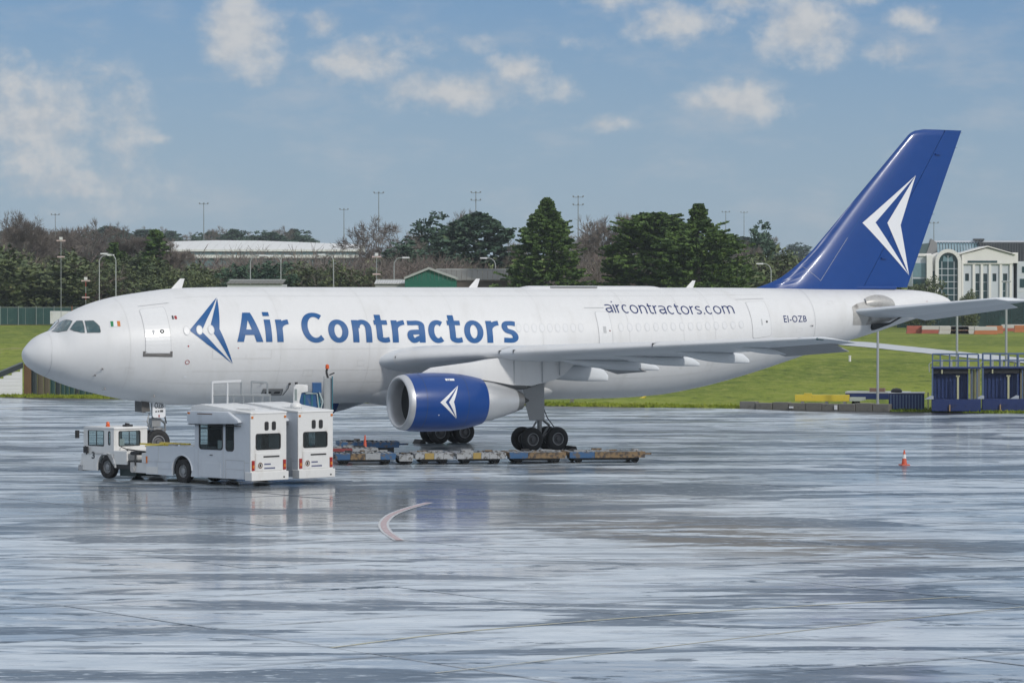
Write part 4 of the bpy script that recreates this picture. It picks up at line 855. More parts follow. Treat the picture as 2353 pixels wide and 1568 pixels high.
        vwheel(4.06, s_ * (W - .16), T, .47, .30, s_); vwheel(8.85, s_ * (W - .19), T, .47, .30, s_)
    MB().box(3.3, 6.28, -.84, .84, .84, .90).box(3.3, 3.6, -.84, .84, .90, 1.35).box(4.6, 5.1, -.6, .6, .9, 1.22).tube((3.6, -.5, 1.2), (6.0, -.5, 1.15), .08, .08, 8).tube((3.6, .4, 1.2), (6.2, .4, 1.1), .06, .06, 8).build('deck_floor', DARK, T)
    cr = MB().box(5.3, 7.1, .45, .60, 1.44, 1.50).box(5.3, 7.1, -.60, -.45, 1.44, 1.50).box(6.2, 6.35, -.6, .6, 1.43, 1.49).tube((6.5, .8, 1.40), (5.2, .9, 1.52), .04, .04, 8).build('cradle_arm', YELM, T)
    MB().box(4.9, 5.3, .44, .61, 1.43, 1.505).box(4.2, 4.7, -.2, .3, 1.40, 1.46).build('cradle_pad', mat('cradle grey', (.4, .4, .4), .5, var=.3), T)
    # front cab
    F = MB(); Wc = .90
    F.panel('y', Wc - .05, Wc, (8.45, 10.30, .98, 2.04), [(9.05, 10.05, 1.33, 1.95), (8.62, 8.76, 1.40, 1.92)]); F.panel('y', -Wc, -Wc + .05, (8.45, 10.30, .98, 2.04), [(9.05, 10.05, 1.33, 1.95), (8.62, 8.76, 1.40, 1.92)])
    F.panel('x', 8.40, 8.45, (-Wc, Wc, .98, 2.04), [(-.50, .62, 1.34, 1.94)]); F.panel('x', 10.30, 10.35, (-Wc, Wc, .98, 2.04), [(-.75, .75, 1.32, 1.95)])
    fc = F.build('front_cab', VW, T)
    MB().prism([(8.34, 2.04), (8.40, 2.12), (10.2, 2.12), (10.42, 2.04)], 'y', -Wc - .02, Wc + .02).build('cab_roof', VW, fc, bevel=.03, smooth=40)
    for s_ in (1, -1):
        sk = [(8.42, .98), (8.42, .62), (8.30, .62), (8.30, .45)] + [(8.85 + .58 * math.cos(t), .47 + .58 * math.sin(t)) for t in [math.pi * (1 - k / 12) for k in range(13)]] + [(9.43, .30), (10.52, .30), (10.55, .55), (10.40, .98)]
        MB().prism(sk, 'y', s_ * (Wc - .06), s_ * (Wc + .035)).build('fender', VW, fc)
        pane('cab_window', 'y', s_ * (Wc - .02), rounded(9.05, 10.05, 1.33, 1.95, .05), fc, VGL, .03, sg=s_); pane('cab_window', 'y', s_ * (Wc - .02), rounded(8.62, 8.76, 1.40, 1.92, .05), fc, VGD, .03, sg=s_)
        MB().box(9.52, 9.55, s_ * (Wc - .02) - .012, s_ * (Wc - .02) + .012, 1.33, 1.95).build('window_bar', BLK, fc)
        y = s_ * (Wc + .036); a, b = sorted((y, y + s_ * .006))
        for r_ in ((8.9, 10.3, .975, .987), (8.84, 8.852, .98, 1.95), (9.0, 9.012, .85, .98)): MB().box(r_[0], r_[1], a, b, r_[2], r_[3]).build('panel_seam', SEAM, fc) if r_[2] < .98 else None
        MB().path([(10.33, s_ * .9, 1.85), (10.50, s_ * 1.12, 1.9)], .015, 6).box(10.44, 10.56, s_ * 1.12 - .07, s_ * 1.12 + .07, 1.62, 1.95).build('mirror', BLK, fc, bevel=.01)
        MB().box(10.00, 10.25, a, b + .06 if s_ > 0 else b, 1.02, 1.28).tube((10.1, y, .95), (10.2, y, 1.3), .03, .03, 6).build('cab_bracket', BLK, fc)
        MB().box(10.53, 10.58, s_ * .62 - .14, s_ * .62 + .14, .56, .72).build('headlamp', HUB, fc, bevel=.02)
    MB().box(10.30, 10.50, -Wc, Wc, .30, .98).box(8.42, 8.50, -Wc, Wc, .98, 1.0).build('cab_front', VW, fc, bevel=.02)
    MB().box(10.36, 10.66, -Wc - .04, Wc + .04, .26, .50).build('front_bumper', mat('scraped bumper', (.34, .35, .36), .5, var=.5, vscale=6, col2=(.08, .08, .085), lo=.5, hi=.6), fc, bevel=.02)
    pane('rear_window', 'x', 8.415, rounded(-.50, .62, 1.34, 1.94, .07), fc, VGL, .035, sg=-1); pane('windscreen', 'x', 10.335, rounded(-.75, .75, 1.32, 1.95, .05), fc, VGL, .03)
    MB().box(8.5, 10.25, -.8, .8, .62, .66).box(8.7, 9.2, .15, .65, .66, 1.25).box(8.62, 8.75, .15, .65, 1.2, 1.62).box(9.85, 10.2, -.8, .8, .66, 1.25).build('cab_interior', INT, fc)
    bc = MB().lathe([(0, .09), (.06, .09), (.06, .075), (.16, .072), (.20, .05), (.205, .001)], (9.2, .55, 2.12), 'z', 14).build('beacon', mat('orange beacon lens', (.60, .10, .02), .2, var=.05), fc, smooth=40)
    MB().box(8.55, 8.8, -.25, .1, 2.12, 2.2).tube((8.6, -.1, 2.2), (8.7, .05, 2.24), .05, .04, 8).build('work_lamp', BLK, fc)
    # machinery between cab and deck
    MB().box(7.55, 8.38, .10, .92, .60, 1.16).build('battery_box', VW, T, bevel=.02); MB().box(7.55, 8.38, -.92, -.10, .60, 1.16).build('battery_box', VW, T, bevel=.02)
    MB().box(6.30, 7.2, -.9, .9, .30, .72).box(6.32, 6.6, .5, .93, .72, 1.12).build('tool_box', VW, T, bevel=.015)
    MB().path([(8.35, .55, 1.30), (7.9, .7, 1.25), (7.4, .75, 1.02), (6.6, .8, 1.05)], .02, 6).path([(8.3, .3, 1.2), (7.5, .5, 1.18), (6.7, .6, 1.15)], .025, 6).box(6.85, 7.35, .55, .88, 1.02, 1.16).tube((7.0, .93, .60), (7.0, .93, 1.05), .035, .035, 8).build('hydraulic_hose', BLK, T)
    MB().box(7.0, 7.3, .70, .95, .45, .72).tube((7.15, .9, .42), (7.15, .98, .42), .12, .12, 14).build('hose_reel', mat('reel grey', (.45, .44, .43), .5, var=.3), T)
    MB().box(7.25, 8.25, -.7, .7, .12, .60).build('fuel_tank', mat('tank dark green', (.012, .03, .03), .5), T)
    return T, fc
A_, fcab = tractor()
fwd = Vector((-.7246, .689, 0)); lft = Vector((-.689, -.7246, 0)); hz = math.atan2(fwd.y, fwd.x)
O = Vector((-13.32, 138.39, 0)) - fwd * 4.06 - lft * .96
A_.location = O; A_.rotation_euler = (0, 0, hz)
tag(A_, 'white tow tractor with low front cab numbered 3 and orange beacon, nearest on the apron', 'tractor', 'tow tractors parked side by side')
B_ = copy_tree(A_, skip=('front_cab', 'cradle_arm', 'cradle_pad')); B_.location = O - lft * 2.56
tag(B_, 'second white tow tractor parked beyond the one numbered 3, its rear window further right', 'tractor', 'tow tractors parked side by side')
bm = fit_bm(text_bm('3', .03), 0, .20, 0, .30); MB().prism([(8.3, .60), (8.3, .92), (9.6, .86), (9.9, .60)], 'y', -.88, .88).build('bonnet', VW, B_, bevel=.03); link('fleet_number', decal_mesh('fleet_number', bm, lambda a, b: (9.78 - a, .942, .78 + b)), FRM, fcab)
MB().lathe([(0, .22), (.05, .24), (.16, .22), (.22, .12), (.23, .001)], (1.0, .1, 3.0), 'z', 18).build('roof_dome', VW, B_, smooth=50)

# ------------------------------------------------------------------ cargo loader under the forward hold
LB = mat('loader blue paint', (.02, .085, .22), .45, var=.35, vscale=3, col2=(.10, .13, .17), lo=.55, hi=.7); LTEAL = mat('loader teal paint', (.02, .13, .17), .45, var=.3, vscale=3)
LO = empty('cargo_loader', P(560, 950, 151.0), YAW - .42, 'blue cargo loader with white railed platform and control cab behind the tractors', 'loader'); LO.location.z = 0
L = LO
MB().box(-1.4, 3.7, -.2, 1.7, .45, .80).box(-1.2, 3.5, .1, 1.4, .80, .95).build('loader_chassis', LB, L, bevel=.02)
for X in (-.7, 2.9):
    for y in (-.12, 1.6): vwheel(X, y, L, .36, .26, -1 if y < 0 else 1)
sc = MB()
for y in (.1, 1.4): sc.tube((-.9, y, .9), (3.0, y, 2.35), .08, .08, 6).tube((3.0, y, .9), (-.9, y, 2.35), .08, .08, 6)
sc.build('scissor_lift', LTEAL, L)
deck = MB().box(-1.45, 1.2, -.3, 1.75, 2.50, 2.66).build('platform', mat('platform grey', (.33, .36, .40), .5, var=.2, vscale=3), L, bevel=.01)
bed = MB().box(1.2, 3.75, -.3, 1.75, 2.22, 2.50).build('conveyor_bed', LB, L, bevel=.015)
MB().box(.95, 1.2, -.34, -.28, 2.35, 2.62).build('stop_block', BLK, bed); MB().box(2.1, 2.9, -.33, -.29, 2.36, 2.48).build('rust_strip', mat('rust red', (.22, .06, .03), .7, var=.5, vscale=6), bed)
for k in range(8): MB().tube((1.4 + .28 * k, -.25, 2.5), (1.4 + .28 * k, 1.7, 2.5), .05, .05, 8).build('roller', GALV, bed)
RAILW = mat('rail white paint', (.62, .63, .64), .45, var=.15, vscale=4)
for y in (-.25, 1.70):
    for X in (-1.38, -.72): MB().tube((X, y, 2.66), (X, y, 3.72), .045, .045, 8).build('rail_post', RAILW, L)
    for X in (-.45, -.02, .40, .82, 1.15): MB().tube((X, y, 2.66), (X, y, 3.12), .03, .03, 6).build('rail_post', GALV, L)
    MB().tube((-1.38, y, 3.16), (1.2, y, 3.14), .032, .032, 6).build('rail', GALV, L); MB().path([(-1.38, y, 3.70), (-.72, y, 3.74), (-.1, y, 3.76)], .038, 6).build('rail', RAILW, L)
    MB().path([(-.10, y, 3.76), (-.10, y, 3.14)], .038, 6).path([(.35, y, 3.14), (.35, y, 3.74), (1.05, y, 3.70), (1.05, y, 3.14)], .028, 6).build('rail', GALV, L)
cc = MB().prism([(2.15, 2.5), (2.42, 2.5), (2.44, 2.95), (2.52, 3.28), (2.80, 3.32), (2.80, 3.62), (2.28, 3.66), (2.17, 3.52), (2.15, 3.0)], 'y', -.75, -.15).build('control_cab', VW, L, bevel=.05, smooth=40)
MB().box(2.22, 2.32, -.765, -.74, 2.95, 3.45).build('cab_window', VGD, cc); MB().lathe([(0, .06), (.1, .07)], (2.3, -.45, 3.64), 'z', 8).build('cab_lamp', BLK, cc)
MB().box(2.45, 3.35, -.62, .4, 2.3, 3.28).box(3.0, 3.4, -.7, .3, 3.28, 3.72).build('lift_box', LB, L, bevel=.015)
for X in (2.62, 2.95, 3.28): MB().box(X, X + .07, -.66, -.625, 2.4, 3.2).build('box_rib', LTEAL, L)
MB().path([(3.3, -.68, 3.3), (3.45, -.7, 2.9), (3.35, -.7, 2.5), (3.5, -.7, 2.3)], .035, 6).path([(2.7, -.66, 3.25), (3.2, -.66, 3.25), (3.3, -.66, 2.4)], .03, 6).build('hydraulic_hose', mat('pale hose', (.35, .42, .42), .5), L)
ms = MB().box(3.55, 3.85, -.50, -.20, .8, 3.92).build('mast', GALV, L, bevel=.01)
for X in (3.50, 3.86): MB().box(X, X + .04, -.60, -.10, .8, 4.0).build('mast_rail', LTEAL if X > 3.6 else GALV, ms)
MB().path([(3.7, -.35, 3.9), (3.62, -.35, 4.2), (3.66, -.35, 4.35)], .05, 8).path([(3.75, -.35, 4.05), (3.98, -.35, 4.15)], .03, 6).build('beacon_stalk', BLK, ms); MB().lathe([(0, .085), (.16, .08), (.2, .03), (.201, .001)], (3.66, -.35, 4.33), 'z', 12).build('beacon', MATS['orange beacon lens'], ms, smooth=40)

# ------------------------------------------------------------------ pallet dollies
RUST = mat('rusty worn steel', (.19, .125, .06), .65, var=.5, vscale=5, col2=(.045, .035, .03), lo=.45, hi=.6, bump=.3); DW = mat('chipped white steel', (.31, .32, .33), .5, var=.4, vscale=4, col2=(.09, .085, .08), lo=.48, hi=.58); DB = mat('chipped blue steel', (.025, .085, .19), .5, var=.35, vscale=4, col2=(.09, .075, .065), lo=.50, hi=.62); DG = mat('weathered grey steel', (.27, .28, .29), .5, var=.35, vscale=4, col2=(.09, .085, .08), lo=.52, hi=.64)
YP = mat('faded yellow patch', (.30, .21, .06), .55, var=.4, vscale=5, col2=(.2, .17, .12))
def dolly(x0, x1, y, rz, mats, label, depth=2.3, top=.50):
    D = empty('pallet_dolly', ((x0 + x1) / 2, y, 0), rz, label, 'dolly', 'pallet dollies lined up beside the jet'); L_ = (x1 - x0) / 2
    fr = MB().box(-L_, L_, 0, .10, top - .17, top).box(-L_, L_, depth - .10, depth, top - .17, top).box(-L_, -L_ + .12, .10, depth - .1, top - .17, top).box(L_ - .12, L_, .10, depth - .1, top - .17, top).box(-L_ + .12, L_ - .12, depth / 2 - .05, depth / 2 + .05, top - .2, top - .04).build('frame', mats[-1], D, bevel=.012)
    k = len(mats); a = -L_ + .02
    for i, m_ in enumerate(mats):
        b = a + (2 * L_ - .04) / k; MB().box(a, b - .012, -.035, -.002, top - .26, top + .015).build('edge_plate', m_, D, bevel=.008); a = b
    MB().box(-L_ + .25, L_ - .25, .18, depth - .18, .14, top - .20).build('underframe', MATS['chassis black'], D, bevel=.03)
    nr = int(2 * L_ / .24)
    for i in range(nr):
        X = -L_ + .2 + i * (2 * L_ - .4) / max(1, nr - 1); MB().tube((X, .12, top - .02), (X, depth - .12, top - .02), .045, .045, 8).build('roller', GALV, D)
    for X in (-L_ + .45, L_ - .45):
        for yy in (.35, depth - .35):
            b_ = MB().prism([(X - .22, top - .17), (X + .22, top - .17), (X + .10, .22), (X - .10, .22)], 'y', yy - .12, yy + .12).build('caster', mat('caster black', (.02, .02, .022), .6, var=.3), D)
            MB().lathe([(-.09, .05), (-.09, .17), (.09, .17), (.09, .05)], (X + .03, yy, .17), 'y', 16).build('caster_wheel', TYRE, b_)
    MB().box(L_, L_ + .5, depth / 2 - .05, depth / 2 + .05, top - .18, top - .1).build('drawbar', mats[-1], D)
    rd = random.Random(int(x0 * 100) + 7)
    for _ in range(int(5 + 3 * L_)): X = rd.uniform(-L_ + .1, L_ - .4); y_ = rd.uniform(.1, depth - .3); MB().box(X, X + rd.uniform(.1, .6), y_, y_ + rd.uniform(.05, .3), top + .012, top + rd.uniform(.03, .11)).build('strap_bundle', rd.choice([RUST, DG, DW, STEELG, BLK]), D)
    for X in (-L_ + .3, 0, L_ - .3): MB().box(X - .07, X + .07, .02, .10, top, top + .06).build('pallet_stop', STEELG, D)
yy = lambda x: 152.5 + (x + 7.7) * .17
dolly(-7.9, -5.15, yy(-6.5), .16, [DB, RUST, DG, DB], 'rusty grey pallet dolly with blue corner nearest to the tractors')
dolly(-5.05, -4.4, yy(-4.7), .16, [DG, DW], 'narrow grey dolly piece between the rusty one and the white ones', 2.0, .42)
dolly(-4.35, -2.6, yy(-3.5), .15, [DW, YP, DW, DW], 'short white pallet dolly with yellow patch, left of two white ones')
dolly(-2.5, -.25, yy(-1.4), .15, [DW, DW, YP, DW, DW, DW], 'white pallet dolly with yellow patch, right of two white ones')
dolly(-.15, 2.45, yy(1.1), .16, [DB, RUST, RUST], 'blue and rust pallet dolly in front of the main wheels')
dolly(2.55, 6.05, yy(4.3), .16, [DB, RUST, RUST], 'long blue and rust pallet dolly at the right end of the row')
dolly(-8.2, -5.3, 162.0, .12, [DB, DB], 'blue flat dolly behind the row, beside the small orange cone', 2.0, .62)
dolly(-8.6, -6.2, 159.0, .12, [mat('dull red steel', (.20, .03, .03), .5, var=.3), DG], 'low dolly with dull red edge behind the tractors', 1.8, .45)
# ------------------------------------------------------------------ cones
ORA = mat('cone orange', (.50, .07, .025), .5, var=.1); CW = mat('cone white sleeve', (.65, .65, .64), .5)
def cone(p, h, label, sleeve):
    c = empty('traffic_cone', (p.x, p.y, .004), .3, label, 'cone')
    MB().box(-.2, .2, -.2, .2, 0, .05).build('cone_base', ORA, c, bevel=.02)
    MB().lathe([(.05, .135), (.05, .125), (h - .02, .03), (h, .02), (h, .001)], (0, 0, 0), 'z', 18).build('cone_body', ORA, c, smooth=40)
    if sleeve: MB().lathe([(h * .45, .125 - .095 * .45 + .006), (h * .72, .125 - .095 * .72 + .006)], (0, 0, 0), 'z', 18).build('cone_sleeve', CW, c)
cone(gpt(2077, 1068), .68, 'orange traffic cone with white sleeve alone on the right of the apron', True)
cone(Vector((-6.9, 161.0)), 1.0, 'slim plain orange cone beside the pallet dollies', False); bpy.data.objects['traffic_cone.001'].location.z = .004
# wheel chocks
for k, (X, y, lb) in enumerate(((26.35, -5.2, 'black wheel chock behind the nearer main wheels'), (23.35, 5.0, 'black wheel chock in front of the far main wheels'))):
    p = Matrix.Rotation(YAW, 4, 'Z') @ Vector((X, y, 0)) + AIR.location
    o = MB().prism([(-.2, 0), (.2, 0), (.12, .2), (-.05, .22)], 'y', -.4, .4).build('wheel_chock', BLK, None, bevel=.02); o.location = (p.x, p.y, .002); o.rotation_euler = (0, 0, YAW); tag(o, lb, 'chock')
# ------------------------------------------------------------------ equipment along the far edge, right
BB = mat('blue steel stand', (.013, .030, .120), .5, var=.3, vscale=1.5, col2=(.008, .014, .045)); BLT = mat('light blue steel', (.085, .13, .22), .5, var=.25, vscale=2); BUFF = mat('buff curtain', (.20, .19, .13), .8, var=.3, vscale=2, stretch=(4, 4, .3)); LIME = mat('pale yellow upright', (.42, .42, .26), .5, var=.1)
def stand(u, label):
    p = P(u, 945, 221.5); S_ = empty('equipment_stand', (p.x, p.y, terrain(p.x, p.y)), -.12, label, 'steps', 'blue stands at the far edge of the apron'); W_ = 2.35
    MB().box(0, 3.15, .1, 2.4, .08, .85).build('base', BB, S_, bevel=.02)
    MB().box(.1, W_ - .08, .72, .82, .85, 2.81).build('back_wall', mat('navy ribbed sheet', (.014, .034, .125), .5, var=.3, vscale=1.2, stretch=(3, 3, .3), col2=(.007, .012, .035)), S_)
    for k in range(9): MB().box(.14 + k * .25, .24 + k * .25, .64, .72, .9, 2.80).build('wall_rib', MATS['navy ribbed sheet'], S_)
    MB().box(0, .10, .05, 2.4, .85, 2.88).build('side_wall', BLT, S_); MB().box(W_ - .08, W_, .3, 2.4, .85, 2.85).build('side_wall', BB, S_)
    MB().box(-.03, 3.15, .05, 2.45, 2.82, 2.92).build('roof_plate', BB, S_, bevel=.01)
    MB().box(0, W_, .25, .31, 2.5, 2.8).build('curtain', DARK, S_)
    for k in range(4): MB().box(W_ + .10 + k * .17, W_ + .24 + k * .17, .42 + .05 * (k % 2), .46 + .05 * (k % 2), .86, 2.80).build('curtain', BUFF, S_)
    for X in (W_ + .22, W_ + .56): MB().tube((X, .25, .85), (X, .25, 2.85), .04, .04, 6).build('upright', BLT, S_)
    MB().box(1.62, 1.74, .12, .24, .86, 2.35).box(1.55, 1.80, .12, .22, 2.30, 2.38).build('ladder_upright', LIME, S_)
    MB().box(1.12, 1.20, -.02, .08, .08, .5).build('marker_post', mat('tan post', (.32, .22, .12), .6), S_); MB().box(.62, .70, .05, .12, 2.5, 2.75).build('roof_hook', LIME, S_)
    MB().prism([(-.45, .85), (.12, .85), (.12, 1.05), (-.05, 1.08)], 'y', -.05, .35).build('foot_plate', mat('pale foot plate', (.36, .40, .46), .5), S_)
    for y in (.12, 2.3):
        for X in (.05, .55, 1.15, 1.7, 2.3, 3.0): MB().tube((X, y, 2.92), (X, y, 3.75), .04, .04, 6).build('rail_post', BLT, S_)
        for z in (3.32, 3.75): MB().tube((.05, y, z), (3.0, y, z), .035, .035, 6).build('guard_rail', BLT, S_)
    for X, z in ((1.2, 2.95), (2.3, 2.95), (.6, 2.95)): MB().box(X, X + .12, .1, .35, z, z + .45).build('junction_box', GALV, S_)
    MB().path([(-.15, .1, 2.6), (-.18, .1, 3.1), (.02, .1, 3.25)], .03, 6).build('bent_pipe', GALV, S_)
stand(2140, 'leftmost blue steel stand with railed roof at the apron edge under the tailplane'); stand(2256, 'middle blue steel stand with railed roof behind the traffic cone'); stand(2336, 'rightmost blue steel stand, cut by the right border')
def onedge(u, off=.6):
    s = (u - 1176) / FPX; y = (236.4 + off) / (1 + .506 * s); return Vector((s * y, y, 0))
p0 = onedge(2042, .3); C_ = empty('low_container', (p0.x, p0.y, .02), -.10, 'low ribbed dark blue container beside the stands', 'container')
MB().box(0, 2.3, 0, 1.8, 0, 1.12).build('container_body', BB, C_, bevel=.015)
for k in range(11): MB().box(.08 + k * .2, .17 + k * .2, -.05, -.002, .06, 1.04).build('rib', BLT, C_)
MB().box(-.05, 2.35, -.06, 1.85, 1.125, 1.18).build('lid', mat('pale lid', (.45, .47, .48), .5, var=.2), C_)
MB().lathe([(0, .35), (.12, .38), (.25, .25), (.3, .001)], (.5, .6, 1.18), 'z', 12).build('lid_sack', BLK, C_)
for X in (2.5, 2.75): MB().box(X, X + .09, -.05, .05, 0, 1.2).build('side_post', LIME, C_)
p0 = onedge(1942, 3.0); F_ = empty('flat_trailer', (p0.x, p0.y, .1), -.2, 'pale topped low blue trailer behind the yellow beam', 'trailer')
MB().box(0, 4.2, 0, 1.8, .55, .95).build('trailer_bed', BB, F_, bevel=.02); MB().box(-.02, 4.2, -.03, 1.8, .955, 1.05).build('trailer_top', mat('pale trailer top', (.42, .44, .45), .5, var=.2), F_); MB().box(1.6, 2.6, -.02, .6, 1.055, 1.3).build('trailer_box', mat('brown box', (.2, .13, .1), .7), F_)
for X in (.7, 3.4): vwheel(X, .05, F_, .28, .2, -1)
p0 = onedge(1826, 1.2); Y_ = empty('steel_beam', (p0.x, p0.y, .1), -.16, 'long yellow steel beam lying on the kerb', 'beam')
MB().box(0, 3.6, 0, .45, .42, .86).build('beam_body', YELM, Y_, bevel=.02); MB().box(.6, 1.1, -.01, .46, .87, .95).build('beam_lug', YELM, Y_)
for k in range(4): MB().box(3.62, 4.3 + .12 * k, .05 + .1 * k, .12 + .1 * k, .44 + .02 * k, .56 + .05 * k).build('beam_fork', mat('pale fork steel', (.4, .44, .4), .5, var=.2), Y_)
for X in (.4, 2.0, 3.2): MB().box(X, X + .2, 0, .45, -.05, .415).build('beam_rest', STEELG, Y_)
rk = random.Random(2); KC = mat('old kerb concrete', (.15, .145, .13), .8, var=.4, vscale=2, col2=(.07, .068, .06), bump=.4)
a, b = onedge(1702, .0), onedge(2046, .0); n_ = 9; K_ = empty('broken_kerb', a, math.atan2(b.y - a.y, b.x - a.x), 'low wall of dirty grey concrete blocks under the yellow beam', 'kerb'); Lk = (b - a).length / n_
for k in range(n_): MB().box(k * Lk + .01, (k + 1) * Lk - .02, -.30 + rk.uniform(-.04, .04), .35, -.05, .44 + rk.uniform(-.03, .06)).build('concrete_block', KC, K_, bevel=.04)
MB().box(3.6, 3.9, -.36, -.32, .1, .22).box(6.8, 7.0, -.37, -.33, .05, .35).build('reflector', WFILM, K_)
def sign_post(u, v0, v1, d, label, r=.05):
    a, b = P(u, v1, d), P(u, v0, d); z0 = terrain(a.x, a.y) - .1
    o = empty('lamp_post', (a.x, a.y, z0), 0, label, 'lamp post'); MB().tube((0, 0, 0), (0, 0, b.z - z0), r * 1.2, r, 10).build('post', GALV, o, smooth=40)
    MB().tube((0, 0, 0), (0, 0, .6), r * 1.6, r * 1.5, 10).build('post_base', GALV, o); MB().box(-.35, .35, -.12, .12, b.z - z0, b.z - z0 + .12).build('lamp_head', GALV, o, bevel=.02)
sign_post(2016, 610, 925, 224.5, 'plain grey post rising from the apron edge under the tail cone', .075); sign_post(2198, 706, 830, 262, 'grey post on the grass behind the leftmost blue stand', .09); sign_post(2311, 648, 828, 262, 'tall grey post on the grass in front of the arched building', .09)
for u, v, lb in ((1952, 830, 'small white marker post in the grass under the tail'), (2162, 876, 'small white marker stub low in the grass left of the blue stands')):
    p = on_terrain(u, v); o = empty('marker_post', (p.x, p.y, terrain(p.x, p.y)), 0, lb, 'post'); MB().tube((0, 0, 0), (0, 0, .45), .11, .10, 10).lathe([(.45, .13), (.5, .12), (.52, .001)], (0, 0, 0), 'z', 10).build('stub', CW, o)
p = on_terrain(1478, 914); o = empty('bent_bracket', (p.x, p.y, 0), .2, 'yellow bent steel bracket on the grass edge below the rear fuselage', 'bracket'); MB().path([(-.4, 0, .1), (0, 0, .25), (.3, 0, .6), (.2, 0, .8)], .09, 8).box(-.1, .5, -.1, .1, 0, .12).build('bracket_arm', YELM, o)
p = on_terrain(1318, 925); o = empty('leaning_board', (p.x, p.y, 0), .2, 'small grey board leaning at the apron edge beside the landing gear', 'board'); MB().prism([(-.3, 0), (-.05, 0), (.1, .7), (-.1, .75)], 'y', 0, .08).build('board', KC, o)
# ------------------------------------------------------------------ far edge, left
SID = mat('white siding', (.66, .67, .68), .6, var=.12, vscale=1.2, col2=(.5, .5, .49), lo=.6, hi=.8); COP = mat('dark coping', (.02, .03, .034), .5, var=.2)
wp = P(52, 905, 258.0); Wl = empty('boarded_wall', (wp.x, wp.y, terrain(wp.x, wp.y) - .05), .18, 'white boarded wall with dark sloping top at the left border', 'wall')
for k in range(9):
    z0, z1 = k * .26, k * .26 + .252; xl_ = lambda z: -(2.15 - z) / .46 * 1.0
    if z1 < 2.15: MB().prism([(-7.0 if z1 < -1 else max(-7.0, -(2.15 - z1) / .42 - 7.0 * (z1 < .5)), z0), (-.02, z0), (-.02, z1), (max(-7.0, -(2.15 - z1) / .42 - 7.0 * (z1 < .5)), z1)], 'y', -.02 * (k % 2), .25).build('board', SID, Wl)
MB().prism([(-5.0, -.02), (.05, 2.12), (.05, 2.50), (-5.9, .02)], 'y', -.12, 3.0).build('coping', COP, Wl)
RB = mat('rusty brown timber', (.13, .075, .035), .8, var=.5, vscale=2, stretch=(4, 4, .4), col2=(.05, .035, .025)); HG = mat('dark green corrugated sheet', (.012, .05, .05), .5, var=.4, vscale=1, stretch=(3, 3, .3), col2=(.006, .02, .022)); HB = mat('brown stained sheet', (.09, .075, .05), .7, var=.4, vscale=1.5, stretch=(3, 3, .3), col2=(.03, .03, .028))
hp_ = P(55, 905, 258.5); Hd = empty('hoarding', (hp_.x, hp_.y, terrain(hp_.x, hp_.y) - .05), .05, 'dark green corrugated hoarding with rusty end post under the nose', 'fence'); ru = random.Random(5); X = 0
for k in range(17):
    w_ = ru.uniform(.28, .5) if k else .55; m_ = RB if k == 0 else (COP if k in (1, 5, 9) else (HB if k in (2, 3) else HG)); zt = 2.35 - .02 * k + ru.uniform(-.05, .05)
    if k == 0: MB().box(0, w_, -.12, .2, 0, zt).build('end_post', m_, Hd, bevel=.03)
    else: MB().prism([(X + .01, 0), (X + w_ * .3, -.05), (X + w_ * .7, -.05), (X + w_ - .01, 0), (X + w_ - .01, .04), (X + .01, .04)], 'z', .05, zt).build('sheet', m_, Hd)
    X += w_
# green boundary fence beyond the grass, left
FG = mat('dark green fence mesh', (.022, .070, .065), .7, var=.4, vscale=.8, col2=(.05, .095, .075)); FP = mat('fence post steel', (.20, .24, .23), .5)
fp = P(-40, 735, 490); fe = P(330, 735, 490); z_ = terrain(fp.x, 490); FE = empty('boundary_fence', (fp.x, 490, z_), 0, 'dark green boundary fence beyond the grass behind the nose', 'fence'); nb = 9; Lf = (fe.x - fp.x) / nb
for k in range(nb + 1): MB().tube((k * Lf, -.1, 0), (k * Lf, -.1, 2.75), .07, .06, 6).build('fence_post', mat('orange post', (.35, .15, .08), .6) if k == 5 else FP, FE)
for k in range(nb):
    pn = MB().box(k * Lf + .03, (k + 1) * Lf - .03, -.02, .02, .15, 2.5).build('fence_panel', FG, FE)
    for j in range(4): MB().box(k * Lf + (j + .7) * Lf / 4.4, k * Lf + (j + .7) * Lf / 4.4 + .05, -.06, -.022, .15, 2.5).build('fence_picket', FP if j == 1 else FG, pn)
MB().box(0, nb * Lf, -.08, .08, 2.52, 2.60).build('top_rail', FP, FE); MB().box(0, nb * Lf, -.15, .15, -.3, .14).build('fence_plinth', HB, FE)
# ------------------------------------------------------------------ buildings
def at(u, v, d): p = P(u, v, d); return p.x, p.z
TEAL = mat('teal glazing', (.010, .045, .05), .10, var=.5, vscale=.35, col2=(.03, .085, .09), coat=.5); STONE = mat('pale stone cladding', (.74, .73, .71), .6, var=.08, vscale=.4); PANEL = mat('pale grey cladding', (.54, .58, .63), .5, var=.08, vscale=.4); DCLAD = mat('dark ribbed cladding', (.055, .062, .066), .6, var=.15, vscale=.4); RGL = mat('roof glass', (.16, .26, .30), .15, var=.35, vscale=.4, col2=(.30, .38, .42), coat=.4); BASEG = mat('dark ground floor glass', (.008, .028, .030), .12, var=.5, vscale=.2, col2=(.02, .06, .06), coat=.5)
D = 620.0; bx, bz = at(2096, 760, D); zg = terrain(bx + 15, D) - .5
HT = empty('arched_building', (bx, D, 0), 0, 'pale stone building with tall arched window and white gable behind the tailplane', 'building')
def q(u, v): a, c = at(u, v, D); return a - bx, c
def bpart(name, u0, u1, v0, v1, y0, y1, m, parent=HT, bevel=0):
    (a0, c1), (a1, c0) = q(u0, v0), q(u1, v1); return MB().box(a0, a1, y0, y1, c0, c1).build(name, m, parent, bevel=bevel)
bpart('ground_floor', 2060, 2480, 690, 765, .0, 20, BASEG)
